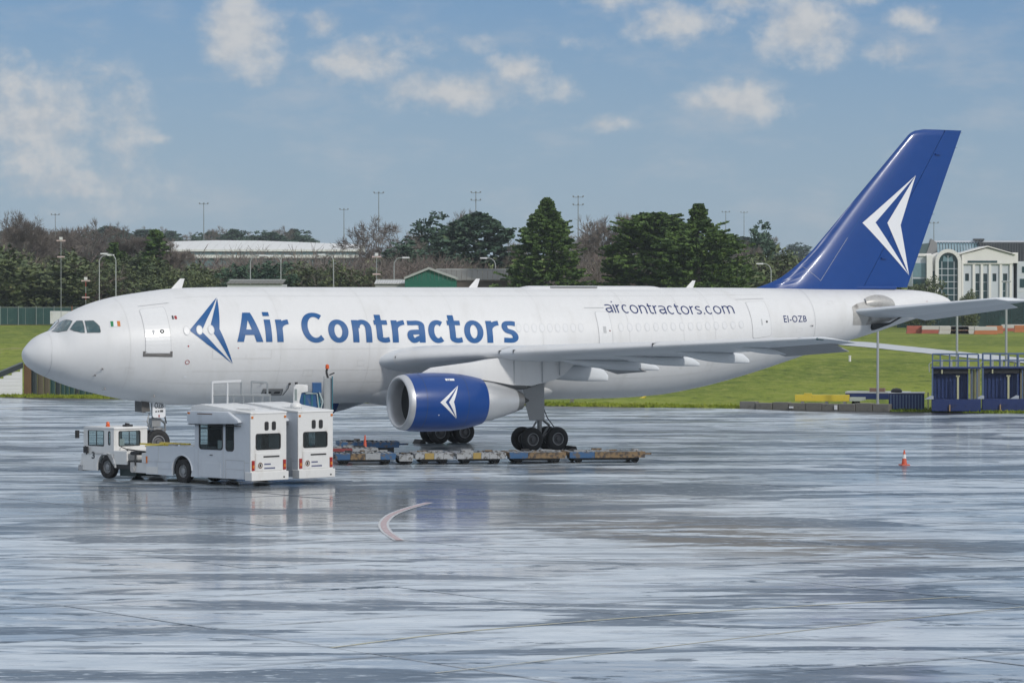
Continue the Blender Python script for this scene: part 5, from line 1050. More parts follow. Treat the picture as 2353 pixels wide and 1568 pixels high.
for k in range(14): bpart('ground_floor_mullion', 2070 + 28 * k, 2071.5 + 28 * k, 690, 762, -.15, -.005, TEAL)
bpart('core_block', 2112, 2330, 590, 689, 1.2, 18, PANEL)
# hall front with windows
(a0, c1), (a1, c0) = q(2212, 604), q(2326, 690)
wins = [(2217, 2226, 628, 645), (2241, 2250, 628, 688), (2258, 2268, 628, 688), (2280, 2289, 628, 646), (2304, 2314, 628, 688)]
hol = []
for u0, u1, v0, v1 in wins: (x0, z1), (x1, z0) = q(u0, v0), q(u1, v1); hol.append((x0, x1, z0, z1))
fr = MB().panel('y', .2, .6, (a0, a1, c0, c1), hol).build('hall_front', PANEL, HT)
for x0, x1, z0, z1 in hol:
    w_ = MB().box(x0 - .05, x1 + .05, .62, .70, z0 - .05, z1 + .05).build('window', TEAL, fr); nz = max(1, int((z1 - z0) / 1.2))
    for k in range(1, nz): MB().box(x0, x1, .52, .615, z0 + k * (z1 - z0) / nz - .04, z0 + k * (z1 - z0) / nz + .04).build('mullion', PANEL, w_)
for u in (2206, 2234, 2252.5, 2271, 2296, 2319): bpart('pilaster', u, u + 5.5, 606, 690, -.1, .195, STONE)
bpart('cornice', 2206, 2326, 600, 606, -.25, .19, STONE); bpart('clerestory', 2222, 2290, 598.5, 603.5, -.3, -.255, TEAL)
pd = [q(*p) for p in ((2210, 600), (2210, 583), (2240, 577), (2268, 569.5), (2300, 578), (2326, 585), (2326, 600))]
MB().prism(pd, 'y', -.2, 14).build('gable', STONE, HT); rf = [q(*p) for p in ((2204, 584), (2268, 567), (2332, 585), (2332, 583), (2268, 564.5), (2204, 582))]; MB().prism(rf, 'y', -.6, 14).build('gable_roof', STONE, HT)
bpart('right_pier', 2326, 2338, 580, 604, -.2, 12, STONE)
# arched tower
cx_, cz_ = q(2177, 602); ro, ri = 30 * .0787, 22 * .0787; zb = q(2177, 690)[1]
for s_ in (-1, 1): MB().box(*sorted((cx_ + s_ * ri, cx_ + s_ * ro)), -.9, .3, zb, cz_).build('arch_pier', STONE, HT, bevel=.04)
for k in range(13):
    t0, t1 = math.pi * k / 13, math.pi * (k + 1) / 13 - .012; MB().prism([(cx_ + r_ * math.cos(t), cz_ + r_ * math.sin(t)) for r_, t in ((ri, t0), (ro, t0), (ro, t1), (ri, t1))], 'y', -.9, .3).build('arch_stone', STONE, HT)
ag = MB().prism([(cx_ - ri, zb), (cx_ + ri, zb)] + [(cx_ + ri * math.cos(math.pi * k / 14), cz_ + ri * math.sin(math.pi * k / 14)) for k in range(15)], 'y', -.2, .1).build('arch_window', TEAL, HT)
for v in (617, 632, 647, 662, 677): z = q(2177, v)[1]; MB().box(cx_ - ri, cx_ + ri, -.32, -.205, z - .06, z + .06).build('mullion', PANEL, ag)
for u in (2163, 2177, 2191): x = q(u, 600)[0]; MB().box(x - .05, x + .05, -.30, -.203, zb, q(u, 600)[1] + (0 if u != 2177 else 1.0)).build('mullion', PANEL, ag)
MB().prism([(cx_ - .55 * ri, cz_ + .1), (cx_ + .55 * ri, cz_ + .1), (cx_ + .45 * ri, cz_ + .7 * ri), (cx_, cz_ + .35 * ri), (cx_ - .45 * ri, cz_ + .7 * ri)], 'y', -.28, -.204).build('fanlight', RGL, ag)
tw = [q(*p) for p in ((2140, 690), (2140, 585), (2152, 580), (2202, 580), (2212, 584), (2212, 690))]; MB().prism(tw, 'y', .32, 1.15).build('tower_wall', STONE, HT)
for u0, u1 in ((2128, 2141), (2208.5, 2212)): bpart('tower_pier', u0, u1, 586, 690, -.5, .3, STONE)
for u0, u1 in ((2141.5, 2147), (2207.5, 2208)): bpart('slit_window', u0, u1, 622, 690, .1, .3, TEAL)
bpart('left_wing', 2096, 2128, 588, 689, .6, 8, PANEL); bpart('left_wing_window', 2098, 2127, 604, 636, .5, .595, RGL); bpart('left_wing_window', 2098, 2127, 640, 688, .5, .595, TEAL)
bpart('left_roof', 2092, 2140, 582, 588, .3, 8, STONE)
# glass roof and dark block behind
(gx0, gz1), (gx1, gz0) = q(2166, 554), q(2268, 583)
for k in range(15):
    xa, xb = gx0 + (gx1 - gx0) * k / 15, gx0 + (gx1 - gx0) * (k + 1) / 15 - .10
    MB().add([(xa, 8, gz0), (xb, 8, gz0), (xb + .5, 13, gz1), (xa + .5, 13, gz1), (xa, 8, gz0 - .1), (xb, 8, gz0 - .1), (xb + .5, 13, gz1 - .1), (xa + .5, 13, gz1 - .1)], [(0, 1, 2, 3), (7, 6, 5, 4), (0, 4, 5, 1), (2, 6, 7, 3), (1, 5, 6, 2), (0, 3, 7, 4)]).build('roof_pane', RGL, HT)
bpart('roof_ridge', 2160, 2480, 550, 554, 12.6, 13.6, PANEL); bpart('rear_block', 2150, 2480, 556, 690, 13.6, 30, DCLAD)
bpart('dark_block', 2268, 2480, 554, 603, 11, 13.5, DCLAD)
for k in range(22): bpart('cladding_rib', 2270 + 6.2 * k, 2272 + 6.2 * k, 556, 600, 10.8, 10.995, DCLAD)
MB().prism([q(*p) for p in ((2140, 590), (2150, 562), (2155, 546), (2168, 556), (2168, 590))], 'y', 10, 12.5).build('end_gable', mat('grey gable', (.22, .22, .215), .6, var=.1), HT)
MB().prism([q(*p) for p in ((2096, 590), (2112, 562), (2150, 556), (2146, 590))], 'y', 10.2, 12).build('slate_roof', mat('green slate', (.07, .11, .11), .6, var=.2), HT)
bpart('roof_fan', 2258, 2282, 545.5, 549.5, 12, 14, DCLAD)
for u in (2262, 2270, 2278): bpart('fan_leg', u, u + 2, 549, 552, 12, 13, DCLAD)
bpart('right_wing', 2338, 2480, 600, 689, .8, 12, PANEL)
for u, v0, v1 in ((2347, 640, 660), (2372, 640, 660), (2398, 640, 660), (2352, 612, 626)): bpart('right_wing_window', u - 3, u + 8, v0, v1, .7, .795, TEAL)
for v in (630, 668): bpart('cladding_joint', 2338, 2480, v, v + 1, .75, .797, STONE)
# stacked barriers and materials in front of it
RBAR = mat('faded red plastic barrier', (.38, .10, .07), .5, var=.3, vscale=1); WBAR = mat('white plastic barrier', (.52, .50, .48), .5, var=.2); OBAR = mat('orange plastic barrier', (.45, .16, .06), .5, var=.3)
for k, (u, v, m_, w_) in enumerate(((2118, 764, RBAR, 5.0), (2150, 764, RBAR, 4.6), (2180, 765, WBAR, 3.2), (2204, 765, OBAR, 3.0), (2225, 765, WBAR, 3.4), (2264, 766, OBAR, 3.6), (2284, 764, OBAR, 2.8), (2330, 760, RBAR, 4.5), (2350, 762, OBAR, 3.0))):
    p = on_terrain(u, v + 2, 300); z0 = terrain(p.x, p.y); o = empty('road_barrier', (p.x, p.y, z0), 0, ['faded red barrier stack below the tailplane, nearest the tail', 'second faded red barrier stack below the tailplane', 'short white barrier beside the red stacks', 'orange barrier left of the post in front of the building', 'white barrier right beside the post in front of the building', 'wide orange barrier below the tailplane tip', 'narrow orange barrier beside the wide orange one', 'red barrier stack near the right border', 'orange barrier at the right border'][k], 'barrier', 'barriers stored in front of the arched building')
    for j in range(2): MB().prism([(-w_ / 2 + .1 * j, .62 * j), (w_ / 2, .62 * j), (w_ / 2 - .1, .62 * j + .6), (-w_ / 2 + .15, .62 * j + .6)], 'y', 0, .8).build('barrier_block', m_ if j == 0 else [m_, WBAR][k % 2], o, bevel=.04)
# green shed
def shed(d, u0, u1, vr, ve, ur, depth, mw, mr, label, name):
    (xa, ze), (xr, zr), (xb, _) = at(u0, ve, d), at(ur, vr, d), at(u1, ve, d); z0 = terrain(xr, d) - .3
    o = empty(name, (xr, d, z0), 0, label, 'shed'); a, b, e, r_ = xa - xr, xb - xr, ze - z0, zr - z0
    nb_ = 12
    for k in range(nb_):
        x0, x1 = a + (b - a) * k / nb_, a + (b - a) * (k + 1) / nb_ - .03
        def top(x): return e + (r_ - e) * (1 - abs(x) / (abs(a) if x < 0 else b))
        pl_ = [(x0, 0), (x1, 0), (x1, top(x1))] + ([(0, r_)] if x0 < 0 < x1 else []) + [(x0, top(x0))]; MB().prism(pl_, 'y', 0, .12).build('wall_sheet', mw, o)
    for s_, xe in ((-1, a), (1, b)): MB().prism([(0, r_ + .02), (0, r_ + .3), (xe * 1.03, e + .25), (xe * 1.03, e - .03)], 'y', -.4, depth).build('roof_slope', mr, o)
    MB().box(a + .1, b - .1, .13, depth - .2, 0, e - .1).build('shed_body', mw, o)
    return o
GSH = mat('green shed sheeting', (.010, .125, .085), .55, var=.12, vscale=.4); GR = mat('grey shed roof', (.36, .38, .37), .6, var=.15, vscale=.3)
shed(420, 930, 1047, 619, 641, 985, 14, GSH, GR, 'green gabled shed roof showing above the fuselage', 'green_shed')
def longshed(d, u0, u1, v0, v1, v2, m1, m2, label, name, n=14):
    (xa, zt), (xb, ze) = at(u0, v0, d), at(u1, v1, d); z0 = terrain((xa + xb) / 2, d) - .3; o = empty(name, (xa, d, z0), 0, label, 'shed'); Ls = xb - xa
    for k in range(n): x0, x1 = Ls * k / n, Ls * (k + 1) / n - .04; MB().add([(x0, 0, ze - z0), (x1, 0, ze - z0), (x1, 5, zt - z0), (x0, 5, zt - z0), (x0, 0, ze - z0 - .12), (x1, 0, ze - z0 - .12), (x1, 5, zt - z0 - .12), (x0, 5, zt - z0 - .12)], [(0, 1, 2, 3), (7, 6, 5, 4), (0, 4, 5, 1), (2, 6, 7, 3), (1, 5, 6, 2), (0, 3, 7, 4)]).build('roof_sheet', m1, o)
    MB().box(.1, Ls - .1, .25, 9.5, 0, ze - z0 - .15).build('shed_wall', m2, o); MB().box(0, Ls, 4.9, 5.2, zt - z0 - .02, zt - z0 + .12).build('ridge_cap', GR, o)
BRW = mat('brown rendered wall', (.10, .085, .07), .8, var=.3, vscale=.5); GRY = mat('weathered asbestos roof', (.16, .16, .145), .8, var=.25, vscale=.4, stretch=(3, .3, .3))
longshed(445, 1000, 1168, 618.5, 642, 660, GRY, BRW, 'long low shed with weathered grey roof beside the green gable', 'grey_shed')
longshed(432, 520, 650, 643, 650, 660, GRY, CONC, 'low grey flat shed above the front fuselage', 'low_shed')
longshed(432, 860, 940, 643, 650, 660, mat('white roof sheet', (.55, .55, .54), .5, var=.1), mat('pale wall', (.36, .36, .35), .7), 'low pale shed beside the green gable', 'pale_shed')
# distant warehouse with a long white curved roof
d = 900; (xa, zt), (xb, ze) = at(322, 545, d), at(824, 573, d); z0 = terrain(xa + 25, d) - 1; WH = empty('warehouse', (xa, d, z0), 0, 'long distant warehouse with curved white roof among the trees', 'warehouse')
WRF = mat('white membrane roof', (.70, .70, .68), .5, var=.06, vscale=.05); nb_ = 24; Lw = xb - xa
def wz(f, g): return (ze - z0) + (zt - ze) * lerp(f, [(0, .82), (.3, .95), (.5, .92), (.75, .76), (1, .58)]) * g
for k in range(nb_):
    f0, f1 = k / nb_, (k + 1) / nb_; rr = []
    for f in (f0, f1 - .0012): rr.append([(Lw * f, 40 * g, wz(f, math.sin(math.pi / 2 * g))) for g in [j / 8 for j in range(9)]] + [(Lw * f, 40, wz(f, 0) - .4), (Lw * f, 0, wz(f, 0) - .5)])
    MB().loft(rr).build('roof_bay', WRF, WH)
for k in range(nb_): f0, f1 = k / nb_, (k + 1) / nb_; MB().box(Lw * f0 + .05, Lw * f1 - .05, .6, 1.0, 0, wz(f1, 0) - .6).build('wall_bay', mat('teal grey cladding', (.12, .19, .21), .5, var=.1, vscale=.1), WH)
MB().box(0, Lw, -.4, -.05, wz(1, 0) - 2.2, wz(1, 0) - 1.4).build('fascia', WRF, WH); MB().box(0, Lw, 1.1, 39, 0, wz(1, 0) - 2).build('hall', DCLAD, WH)
# vans parked behind the sheds
def van(u, v, d, w, label, m_):
    p = P(u, v, d); z0 = terrain(p.x, d); o = empty('parked_van', (p.x, d, z0), 0, label, 'van'); 
    MB().prism([(-w / 2, .35), (w / 2, .35), (w / 2, .95), (w / 2 - .5, 1.15), (w / 2 - 1.1, 2.1), (-w / 2, 2.15)], 'y', 0, 1.9).build('van_body', m_, o, bevel=.06)
    MB().prism([(w / 2 - .6, 1.2), (w / 2 - 1.15, 1.95), (w / 2 - 1.9, 1.95), (w / 2 - 1.9, 1.2)], 'y', -.01, 1.91).build('van_window', TEAL, o)
    for X in (-w / 2 + .8, w / 2 - .9): vwheel(X, .1, o, .34, .2, -1)
van(436, 660, 415, 5.0, 'white van far behind the nose, left of the shed', VW); van(160, 692, 480, 5.5, 'pale van parked by the boundary fence', VW); van(815, 655, 420, 4.6, 'small white van behind the fuselage left of the green gable', VW)
# ------------------------------------------------------------------ lamps and masts
LAMPG = mat('lamp column grey', (.34, .36, .36), .5, metal=.2, var=.1)
def street_lamp(u, vt, arm, d, label, double=False):
    p = P(u, vt, d); z0 = terrain(p.x, d) - .2; H_ = p.z - z0; o = empty('street_lamp', (p.x, d, z0), 0, label, 'street lamp', 'street lamps behind the aircraft')
    MB().tube((0, 0, 0), (0, 0, H_ - 1.0), .09, .07, 8).build('column', LAMPG, o, smooth=40)
    for s_ in ((arm, -arm) if double else (arm,)):
        k_ = 1.0 if s_ == arm else .45
        MB().path([(0, 0, H_ - 1.02)] + [(s_ * (.9 - .9 * math.cos(t)) * k_, 0, H_ - 1.0 + 1.0 * math.sin(t)) for t in [math.pi / 2 * j / 6 for j in range(7)]] + [(s_ * 1.15 * k_, 0, H_)], .07, 6).build('neck', LAMPG, o, smooth=60)
        MB().prism([(s_ * 1.1 * k_, H_ - .10), (s_ * (1.1 * k_ + .95), H_ - .06), (s_ * (1.1 * k_ + .95), H_ + .10), (s_ * 1.1 * k_, H_ + .12)], 'y', -.16, .16).build('lamp_head', WFILM, o, bevel=.04)
for a in ((266, 583, -1, 452, 'curved street lamp above the nose, right of a pair'), (228, 586, 1, 470, 'curved street lamp above the nose, left of a pair'), (575, 587, 1, 456, 'street lamp beside the dark evergreen bush above the emblem'), (645, 588, -1, 470, 'twin headed street lamp above the first letters', True), (766, 585, -1, 456, 'street lamp with head to the left above the word Contractors'), (905, 592, 1, 456, 'street lamp left of the green gabled shed'), (1138, 593, -1, 456, 'street lamp between the green shed and the first conifer'), (1771, 606, -1, 470, 'street lamp just ahead of the tail fin')): street_lamp(*a)
MST = mat('mast grey', (.20, .22, .24), .5, metal=.2, var=.1)
def mast(u, vt, d, label, tiers=1):
    p = P(u, vt, d); z0 = terrain(p.x, d) - .5; H_ = p.z - z0; o = empty('light_mast', (p.x, d, z0), 0, label, 'light mast', 'tall light masts on the horizon')
    MB().tube((0, 0, 0), (0, 0, H_), .24, .10, 8).build('mast', MST, o, smooth=40)
    for j in range(tiers):
        z = H_ - .3 - 2.2 * j; MB().box(-1.4, 1.4, -.1, .1, z, z + .14).build('crossbar', MST, o)
        for X in (-1.35, 0, 1.35): MB().box(X - .22, X + .22, -.3, .1, z + .15, z + .5).build('floodlight', MST, o)
for a in ((468, 467, 1100, 'tall light mast above the distant warehouse roof', 1), (790, 480, 1150, 'light mast left of the round bare tree', 1), (870, 442, 1000, 'tall light mast behind the round bare tree', 1), (1093, 441, 1000, 'tall two tier light mast behind the dark evergreens', 2), (1328, 451, 950, 'two tier light mast beside the tallest conifer', 2), (1667, 486, 1300, 'thin light mast right of the broad conifers', 1), (1709, 487, 1500, 'thinnest light mast ahead of the tail fin', 1), (127, 492, 1200, 'light mast over the bare trees at far left', 1), (2145, 511, 1100, 'thin mast behind the tail fin trailing edge', 1)): mast(*a)
RW = mat('red mast paint', (.42, .07, .06), .5); 
def approach(u, vt, vb, d, label, red=True, r_=.05):
    p = P(u, vt, d); z0 = terrain(p.x, d) - .2; H_ = p.z - z0; o = empty('marker_mast', (p.x, d, z0), 0, label, 'mast'); n_ = 8
    for k in range(n_): MB().tube((0, 0, H_ * k / n_), (0, 0, H_ * (k + 1) / n_), .045, .045, 6).build('mast_section', RW if (k % 2 and red) else GALV, o)
    MB().box(-.6, .6, -.08, .08, H_ - .18, H_).box(-.5, .5, -.08, .08, H_ - 2.4, H_ - 2.22).build('crossbar', mat('pink bar', (.55, .42, .40), .5), o); MB().box(-.2, .2, -.2, .2, H_, H_ + .4).build('mast_lamp', CW, o)
approach(140, 551, 600, 470, 'white marker mast with crossbars in front of the bare trees', False); approach(865, 588, 655, 440, 'marker mast with two crossbars left of the green shed', False); approach(197, 643, 692, 460, 'short red and white marker mast behind the nose')
p = P(331 / 1.0, 655, 425); o = empty('apron_sign', (p.x, 425, terrain(p.x, 425)), 0, 'white T shaped sign board above the front fuselage', 'sign'); MB().box(-.8, .8, -.05, .05, 4.6, 5.0).box(-.15, .15, -.05, .05, 0, 4.6).build('sign_board', mat('sign orange', (.5, .26, .14), .5), o)
# ------------------------------------------------------------------ trees
def leaf_mat(name, c1, c2, c3, rough=.65):
    if name in MATS: return MATS[name]
    m = bpy.data.materials.new(name); m.use_nodes = True; t = NT(m.node_tree); b = t.n['Principled BSDF']
    g = t.new('ShaderNodeNewGeometry'); oi = t.new('ShaderNodeObjectInfo'); p = t.vec('ADD', g.outputs['Position'], oi.outputs['Location'])
    n = t.noise(p, .55, 3, .6); f = t.math('ADD', t.math('MULTIPLY', g.outputs['Random Per Island'], .55), t.math('MULTIPLY', t.math('SUBTRACT', n, .5), 1.5))
    c = t.mix(t.ramp(f, -.1, .35), c1, c2); c = t.mix(t.ramp(f, .45, .95), c, c3)
    t.put(b.inputs['Base Color'], c); b.inputs['Roughness'].default_value = rough; b.inputs['Specular IOR Level'].default_value = .25
    MATS[name] = m; return m
CYP = leaf_mat('cypress foliage', (.040, .076, .025), (.090, .149, .036), (.200, .263, .061)); EVG = leaf_mat('dark evergreen foliage', (.031, .066, .046), (.064, .112, .070), (.124, .176, .088)); IVY = leaf_mat('ivy foliage', (.032, .068, .023), (.078, .133, .032), (.162, .235, .049)); SCR = leaf_mat('scrub foliage', (.058, .087, .040), (.118, .146, .062), (.227, .218, .100))
BARK = mat('bark', (.13, .115, .10), .9, var=.4, vscale=1.5, col2=(.085, .08, .068)); TWIG = leaf_mat('twigs', (.13, .112, .10), (.20, .172, .15), (.27, .235, .205), .9); RTW = leaf_mat('reddish twigs', (.14, .11, .098), (.21, .165, .148), (.28, .225, .20), .9)
class Quads:
    def __init__(s): s.v = []; s.f = []
    def quad(s, c, a, b):
        k = len(s.v); s.v += [c - a - b, c + a - b, c + a + b, c - a + b]; s.f.append((k, k + 1, k + 2, k + 3))
    def tri(s, a, b, c): k = len(s.v); s.v += [a, b, c]; s.f.append((k, k + 1, k + 2))
    def seg(s, p, q_, r0, r1):
        w = (q_ - p); 
        if w.length < 1e-5: return
        w.normalize(); a = w.orthogonal().normalized(); b = w.cross(a); k = len(s.v)
        for c, r in ((p, r0), (q_, r1)):
            for i in range(3): t = 2.0944 * i; s.v.append(c + (a * math.cos(t) + b * math.sin(t)) * r)
        s.f += [(k, k + 1, k + 4, k + 3), (k + 1, k + 2, k + 5, k + 4), (k + 2, k, k + 3, k + 5)]
    def mesh(s, name, m):
        me = bpy.data.meshes.new(name); me.from_pydata([tuple(p) for p in s.v], [], s.f); me.materials.append(m); return me
def rv(r): return Vector((r.gauss(0, 1), r.gauss(0, 1), r.gauss(0, 1))).normalized()
def clump(Q, r, c, rad, flat, n, size, out):
    """a tuft of small leaf sprays around c, flattened, pointing outwards"""
    for _ in range(n):
        o = rv(r) * rad * r.random() ** .4; o.z *= flat; p = c + o
        nn = out * .55 + Vector((0, 0, .45)) + rv(r) * .75; d = out + rv(r) * .9; d.z *= .35; s_ = nn.cross(d)
        if s_.length < 1e-3: continue
        s_.normalize(); d.normalize(); l = size * r.uniform(.6, 1.3); Q.quad(p, d * l, s_ * l * .40)
def conifer(seed, h, prof, n, size, name, dx=0.0, m=CYP, gaps=.0):
    """broad cypress: prof = [(height fraction, radius)], layered sprays with notched outline"""
    r = random.Random(seed); Q = Quads(); lobes = [(r.uniform(0, 6.28), r.uniform(.12, .95), r.uniform(.08, .22), r.uniform(-.42, .44)) for _ in range(46)]
    for _ in range(n):
        f = r.random() ** .9; a = r.uniform(0, 2 * math.pi); R_ = lerp(f, prof); k = 1.0
        for la, lf, lw, lk in lobes:
            da = (a - la + math.pi) % (2 * math.pi) - math.pi; k += lk * math.exp(-(da / .45) ** 2 - ((f - lf) / (lw * .45)) ** 2)
        k *= 1 + .16 * math.sin(f * 40 + 3 * math.sin(a * 2) + 2 * math.sin(a * 3.3 + 1)); q_ = r.random() ** .33
        if r.random() < gaps: continue
        rr = R_ * k * q_; c = Vector((rr * math.cos(a) + dx * f, rr * math.sin(a), f * h + .06 * rr * q_)); out = Vector((math.cos(a), math.sin(a), .28))
        clump(Q, r, c, .42 + .04 * R_, .34, 15 if q_ > .75 else 9, size, out)
    for _ in range(int(n * .075)):                 # single fronds that break the outline
        f = r.random() ** .8 * .97; a = r.uniform(0, 2 * math.pi); R_ = lerp(f, prof); out = Vector((math.cos(a), math.sin(a), r.uniform(-.05, .35))); l = R_ * r.uniform(.16, .40) + .35
        for j in range(7): clump(Q, r, Vector((dx * f, 0, f * h)) + out * (R_ * .85 + l * j / 6), .30 * (1 - j / 9), .4, 6, size * .85, out)
    return Q.mesh('crown', m)
def trunk_mesh(h, r0, seed=1, limbs=10):
    r = random.Random(seed); mb = MB(); p = Vector((0, 0, -.3)); n_ = 7
    for k in range(n_): q_ = Vector((r.uniform(-.1, .1), r.uniform(-.1, .1), h * (k + 1) / n_)); mb.tube(p, q_, r0 * (1 - k / n_) + .04, r0 * (1 - (k + 1) / n_) + .04, 7, False); p = q_
    for k in range(limbs): z = h * r.uniform(.2, .85); a = r.uniform(0, 6.28); l = h * .22 * (1.1 - z / h); mb.tube((0, 0, z), (math.cos(a) * l, math.sin(a) * l, z + l * .35), .10, .03, 5, False)
    return mb.mesh('trunk', smooth=60)
def bare(seed, h, spread, r0=.32, levels=6, lean=0.0, fork=.28, up=.10, twist=.34, m=TWIG, kids=(2, 3, 3)):
    """leafless tree: forked limbs (trunk) and a haze of fine twigs (crown)"""
    r = random.Random(seed); T = Quads(); Q = Quads()
    def spray(p, d, l, n_):
        for _ in range(n_):
            s_ = (d + rv(r) * .75 + Vector((0, 0, .12))).normalized(); q_ = p + s_ * l * r.uniform(.5, 1.2); k_ = p.lerp(q_, .5) + rv(r) * l * .06; Q.seg(p, k_, .020, .016); Q.seg(k_, q_, .016, .010)
    def grow(p, d, l, rad, lv):
        n_ = 3 if lv < 3 else 2
        for k in range(n_):
            d = (d + rv(r) * twist * .42 + Vector((0, 0, up * .5))).normalized(); q_ = p + d * l / n_; r1 = rad * (1 - .16 / n_ * 2)
            (T if lv < 4 else Q).seg(p, q_, rad, r1); p = q_; rad = r1
            if lv >= 2: spray(p, d, h * .055, 2 if lv < levels else 3)
        if lv >= levels: spray(p, d, h * .05, 4); return
        for k in range(r.choice(kids) + (1 if lv == 0 else 0)):
            s_ = (d + rv(r) * spread * (1.0 if lv else .8)); s_.z += up * (1 if lv < 3 else .3); s_.normalize(); grow(p, s_, l * r.uniform(.62, .86), max(.022, rad * r.uniform(.55, .75)), lv + 1)
    grow(Vector((0, 0, -.3)), Vector((lean, 0, 1)).normalized(), h * fork, r0, 0)
    k = h / max(v.z for v in Q.v)
    for L_ in (T.v, Q.v):
        for v in L_: v *= k
    return T.mesh('trunk', BARK), Q.mesh('crown', m)
def bush(seed, h, w, n=260, m=RTW):
    r = random.Random(seed); Q = Quads(); T = Quads()
    for _ in range(n):
        a = r.uniform(0, 6.28); t_ = r.random() ** .6; d = Vector((math.cos(a) * t_ * .9, math.sin(a) * t_ * .9, r.uniform(.6, 1.2))).normalized(); p = Vector((math.cos(a), math.sin(a), 0)) * r.uniform(0, w * .3); l = h * r.uniform(.5, 1.0) * (.6 + .4 * d.z); rad = .04
        for k in range(4):
            d = (d + rv(r) * .20 + Vector((0, 0, .05))).normalized(); q_ = p + d * l / 4; (T if k == 0 else Q).seg(p, q_, rad, rad * .7); rad *= .7
            for _j in range(5 if k else 0): s_ = (d + rv(r) * .8).normalized(); Q.seg(q_, q_ + s_ * l * r.uniform(.10, .26), .016, .009)
            p = q_
    return T.mesh('trunk', BARK), Q.mesh('crown', m)
def leafy(seed, blobs, n, size, m, rad=.7):
    r = random.Random(seed); Q = Quads(); vol = [b[3] * b[4] * b[5] for b in blobs]
    for _ in range(n):
        b = r.choices(blobs, vol)[0]; d = rv(r); q_ = r.random() ** .3; d = d * (1 + .25 * noise.noise(d * 2.2 + Vector((seed, b[0], b[2]))))
        c = Vector((b[0] + d.x * b[3] * q_, b[1] + d.y * b[4] * q_, b[2] + d.z * b[5] * q_)); clump(Q, r, c, rad, .6, 12, size, Vector((d.x, d.y, max(d.z, .15))))
    return Q.mesh('crown', m)
def plant(name, u, vt, d, h0, meshes, label, cat='tree', group=None, rz=0.0, sx=1.0, ground=None):
    """stand a tree whose model height is h0 so that its top reaches (u, vt) at distance d"""
    p = P(u, vt, d); z0 = terrain(p.x, d) if ground is None else ground; s_ = (p.z - z0) / h0
    o = empty(name, (p.x, d, z0), rz, label, cat, group); o.scale = (s_ * sx, s_ * sx, s_)
    for nm, me in zip(('trunk', 'crown', 'ivy'), meshes):
        if me is not None: link(nm, me, BARK, o)
    return o
CA = conifer(3, 18, [(0, 6.3), (.12, 6.6), (.3, 5.9), (.5, 4.7), (.66, 3.9), (.76, 2.9), (.84, 1.7), (.9, .9), (.96, .5), (1, .15)], 1650, .30, 'a')
CB = conifer(8, 16, [(0, 6.2), (.2, 6.4), (.45, 6.2), (.68, 5.4), (.84, 4.2), (.93, 2.9), (1, 1.0)], 1700, .30, 'b')
CC = conifer(21, 17.5, [(0, 7.4), (.15, 7.6), (.35, 6.6), (.55, 5.9), (.70, 4.9), (.79, 3.2), (.86, 1.0), (.90, .45), (.95, .8), (1, .12)], 1750, .30, 'c')
TK = trunk_mesh(15, .5)
plant('cypress_tree', 1256, 457, 440, 18, (TK, CA), 'tall pointed dark green conifer, tallest against the sky', sx=.93)
plant('cypress_tree', 1503, 491, 444, 16, (TK, CB), 'broad round topped conifer, left of the overlapping pair', sx=1.08, rz=1.0)
plant('cypress_tree', 1604, 470, 438, 17.5, (TK, CC), 'wide conifer with thin sparse tip, right of the overlapping pair', sx=1.0)
EA = leafy(5, [(0, 0, 8, 5, 5, 5.2), (2.5, 0, 11, 3.2, 3, 3.2), (-2.5, 1, 11.5, 3, 3, 2.8), (.5, 0, 14, 2.2, 2, 1.8), (0, 0, 4, 5.5, 5, 3.5)], 620, .34, EVG)
EB = conifer(13, 14, [(0, 6), (.25, 6.6), (.45, 5.8), (.65, 4.6), (.8, 3.4), (.9, 2.2), (1, .7)], 760, .36, 'd', m=EVG, gaps=.1)
EC = leafy(6, [(0, 0, 2.6, 3.4, 3, 2.6), (1.5, 0, 4.0, 2, 2, 1.6), (-1.6, 0, 3.6, 2, 2, 1.5)], 520, .16, EVG, .45)
ED = conifer(17, 10, [(0, 1.6), (.3, 1.9), (.6, 1.5), (.85, .9), (1, .2)], 260, .26, 'e', m=IVY)
SB = leafy(9, [(0, 0, 1.7, 2.6, 2, 1.7), (1.6, .3, 2.5, 1.5, 1.5, 1.2), (-1.5, 0, 2.2, 1.4, 1.4, 1.2)], 520, .115, SCR, .40)
TS = trunk_mesh(9, .3, 3, 8)
plant('evergreen_tree', 1000, 484, 600, 15.8, (TS, EA), 'dark bushy evergreen with feathery top left of the bluish one', sx=.85); plant('evergreen_tree', 1092, 491, 560, 14, (TS, EB), 'broad bluish dark evergreen left of the tallest conifer', sx=1.12)
plant('evergreen_tree', 930, 548, 540, 15.8, (TS, EA), 'low dark evergreen under the round bare tree', sx=1.35, rz=2.0); plant('evergreen_tree', 592, 595, 490, 5.6, (None, EC), 'rounded dark green bush tree between two street lamps', sx=1.0); plant('evergreen_tree', 1748, 506, 640, 15.8, (TS, EA), 'dark evergreen just ahead of the tail fin', sx=.62, rz=1.2)
plant('ivy_clad_tree', 357, 531, 520, 10, (TS, ED), 'narrow bright green ivy clad tree above the nose', sx=1.0); plant('ivy_clad_tree', 262, 560, 525, 10, (TS, ED), 'shorter dark ivy clad tree left of the narrow bright one', sx=.9, rz=2.0)
B1 = bare(2, 16, .62, .38, 6, .03); B2 = bare(7, 15, .78, .36, 6, 0, .22, .06, .36); B3 = bare(12, 14, .9, .34, 6, 0, .24, .03, .4, kids=(2, 3, 3)); B4 = bare(31, 13, .55, .28, 6, -.05, .30, .16); U1 = bush(4, 5, 4); U2 = bush(14, 6, 3.6, 240, TWIG)
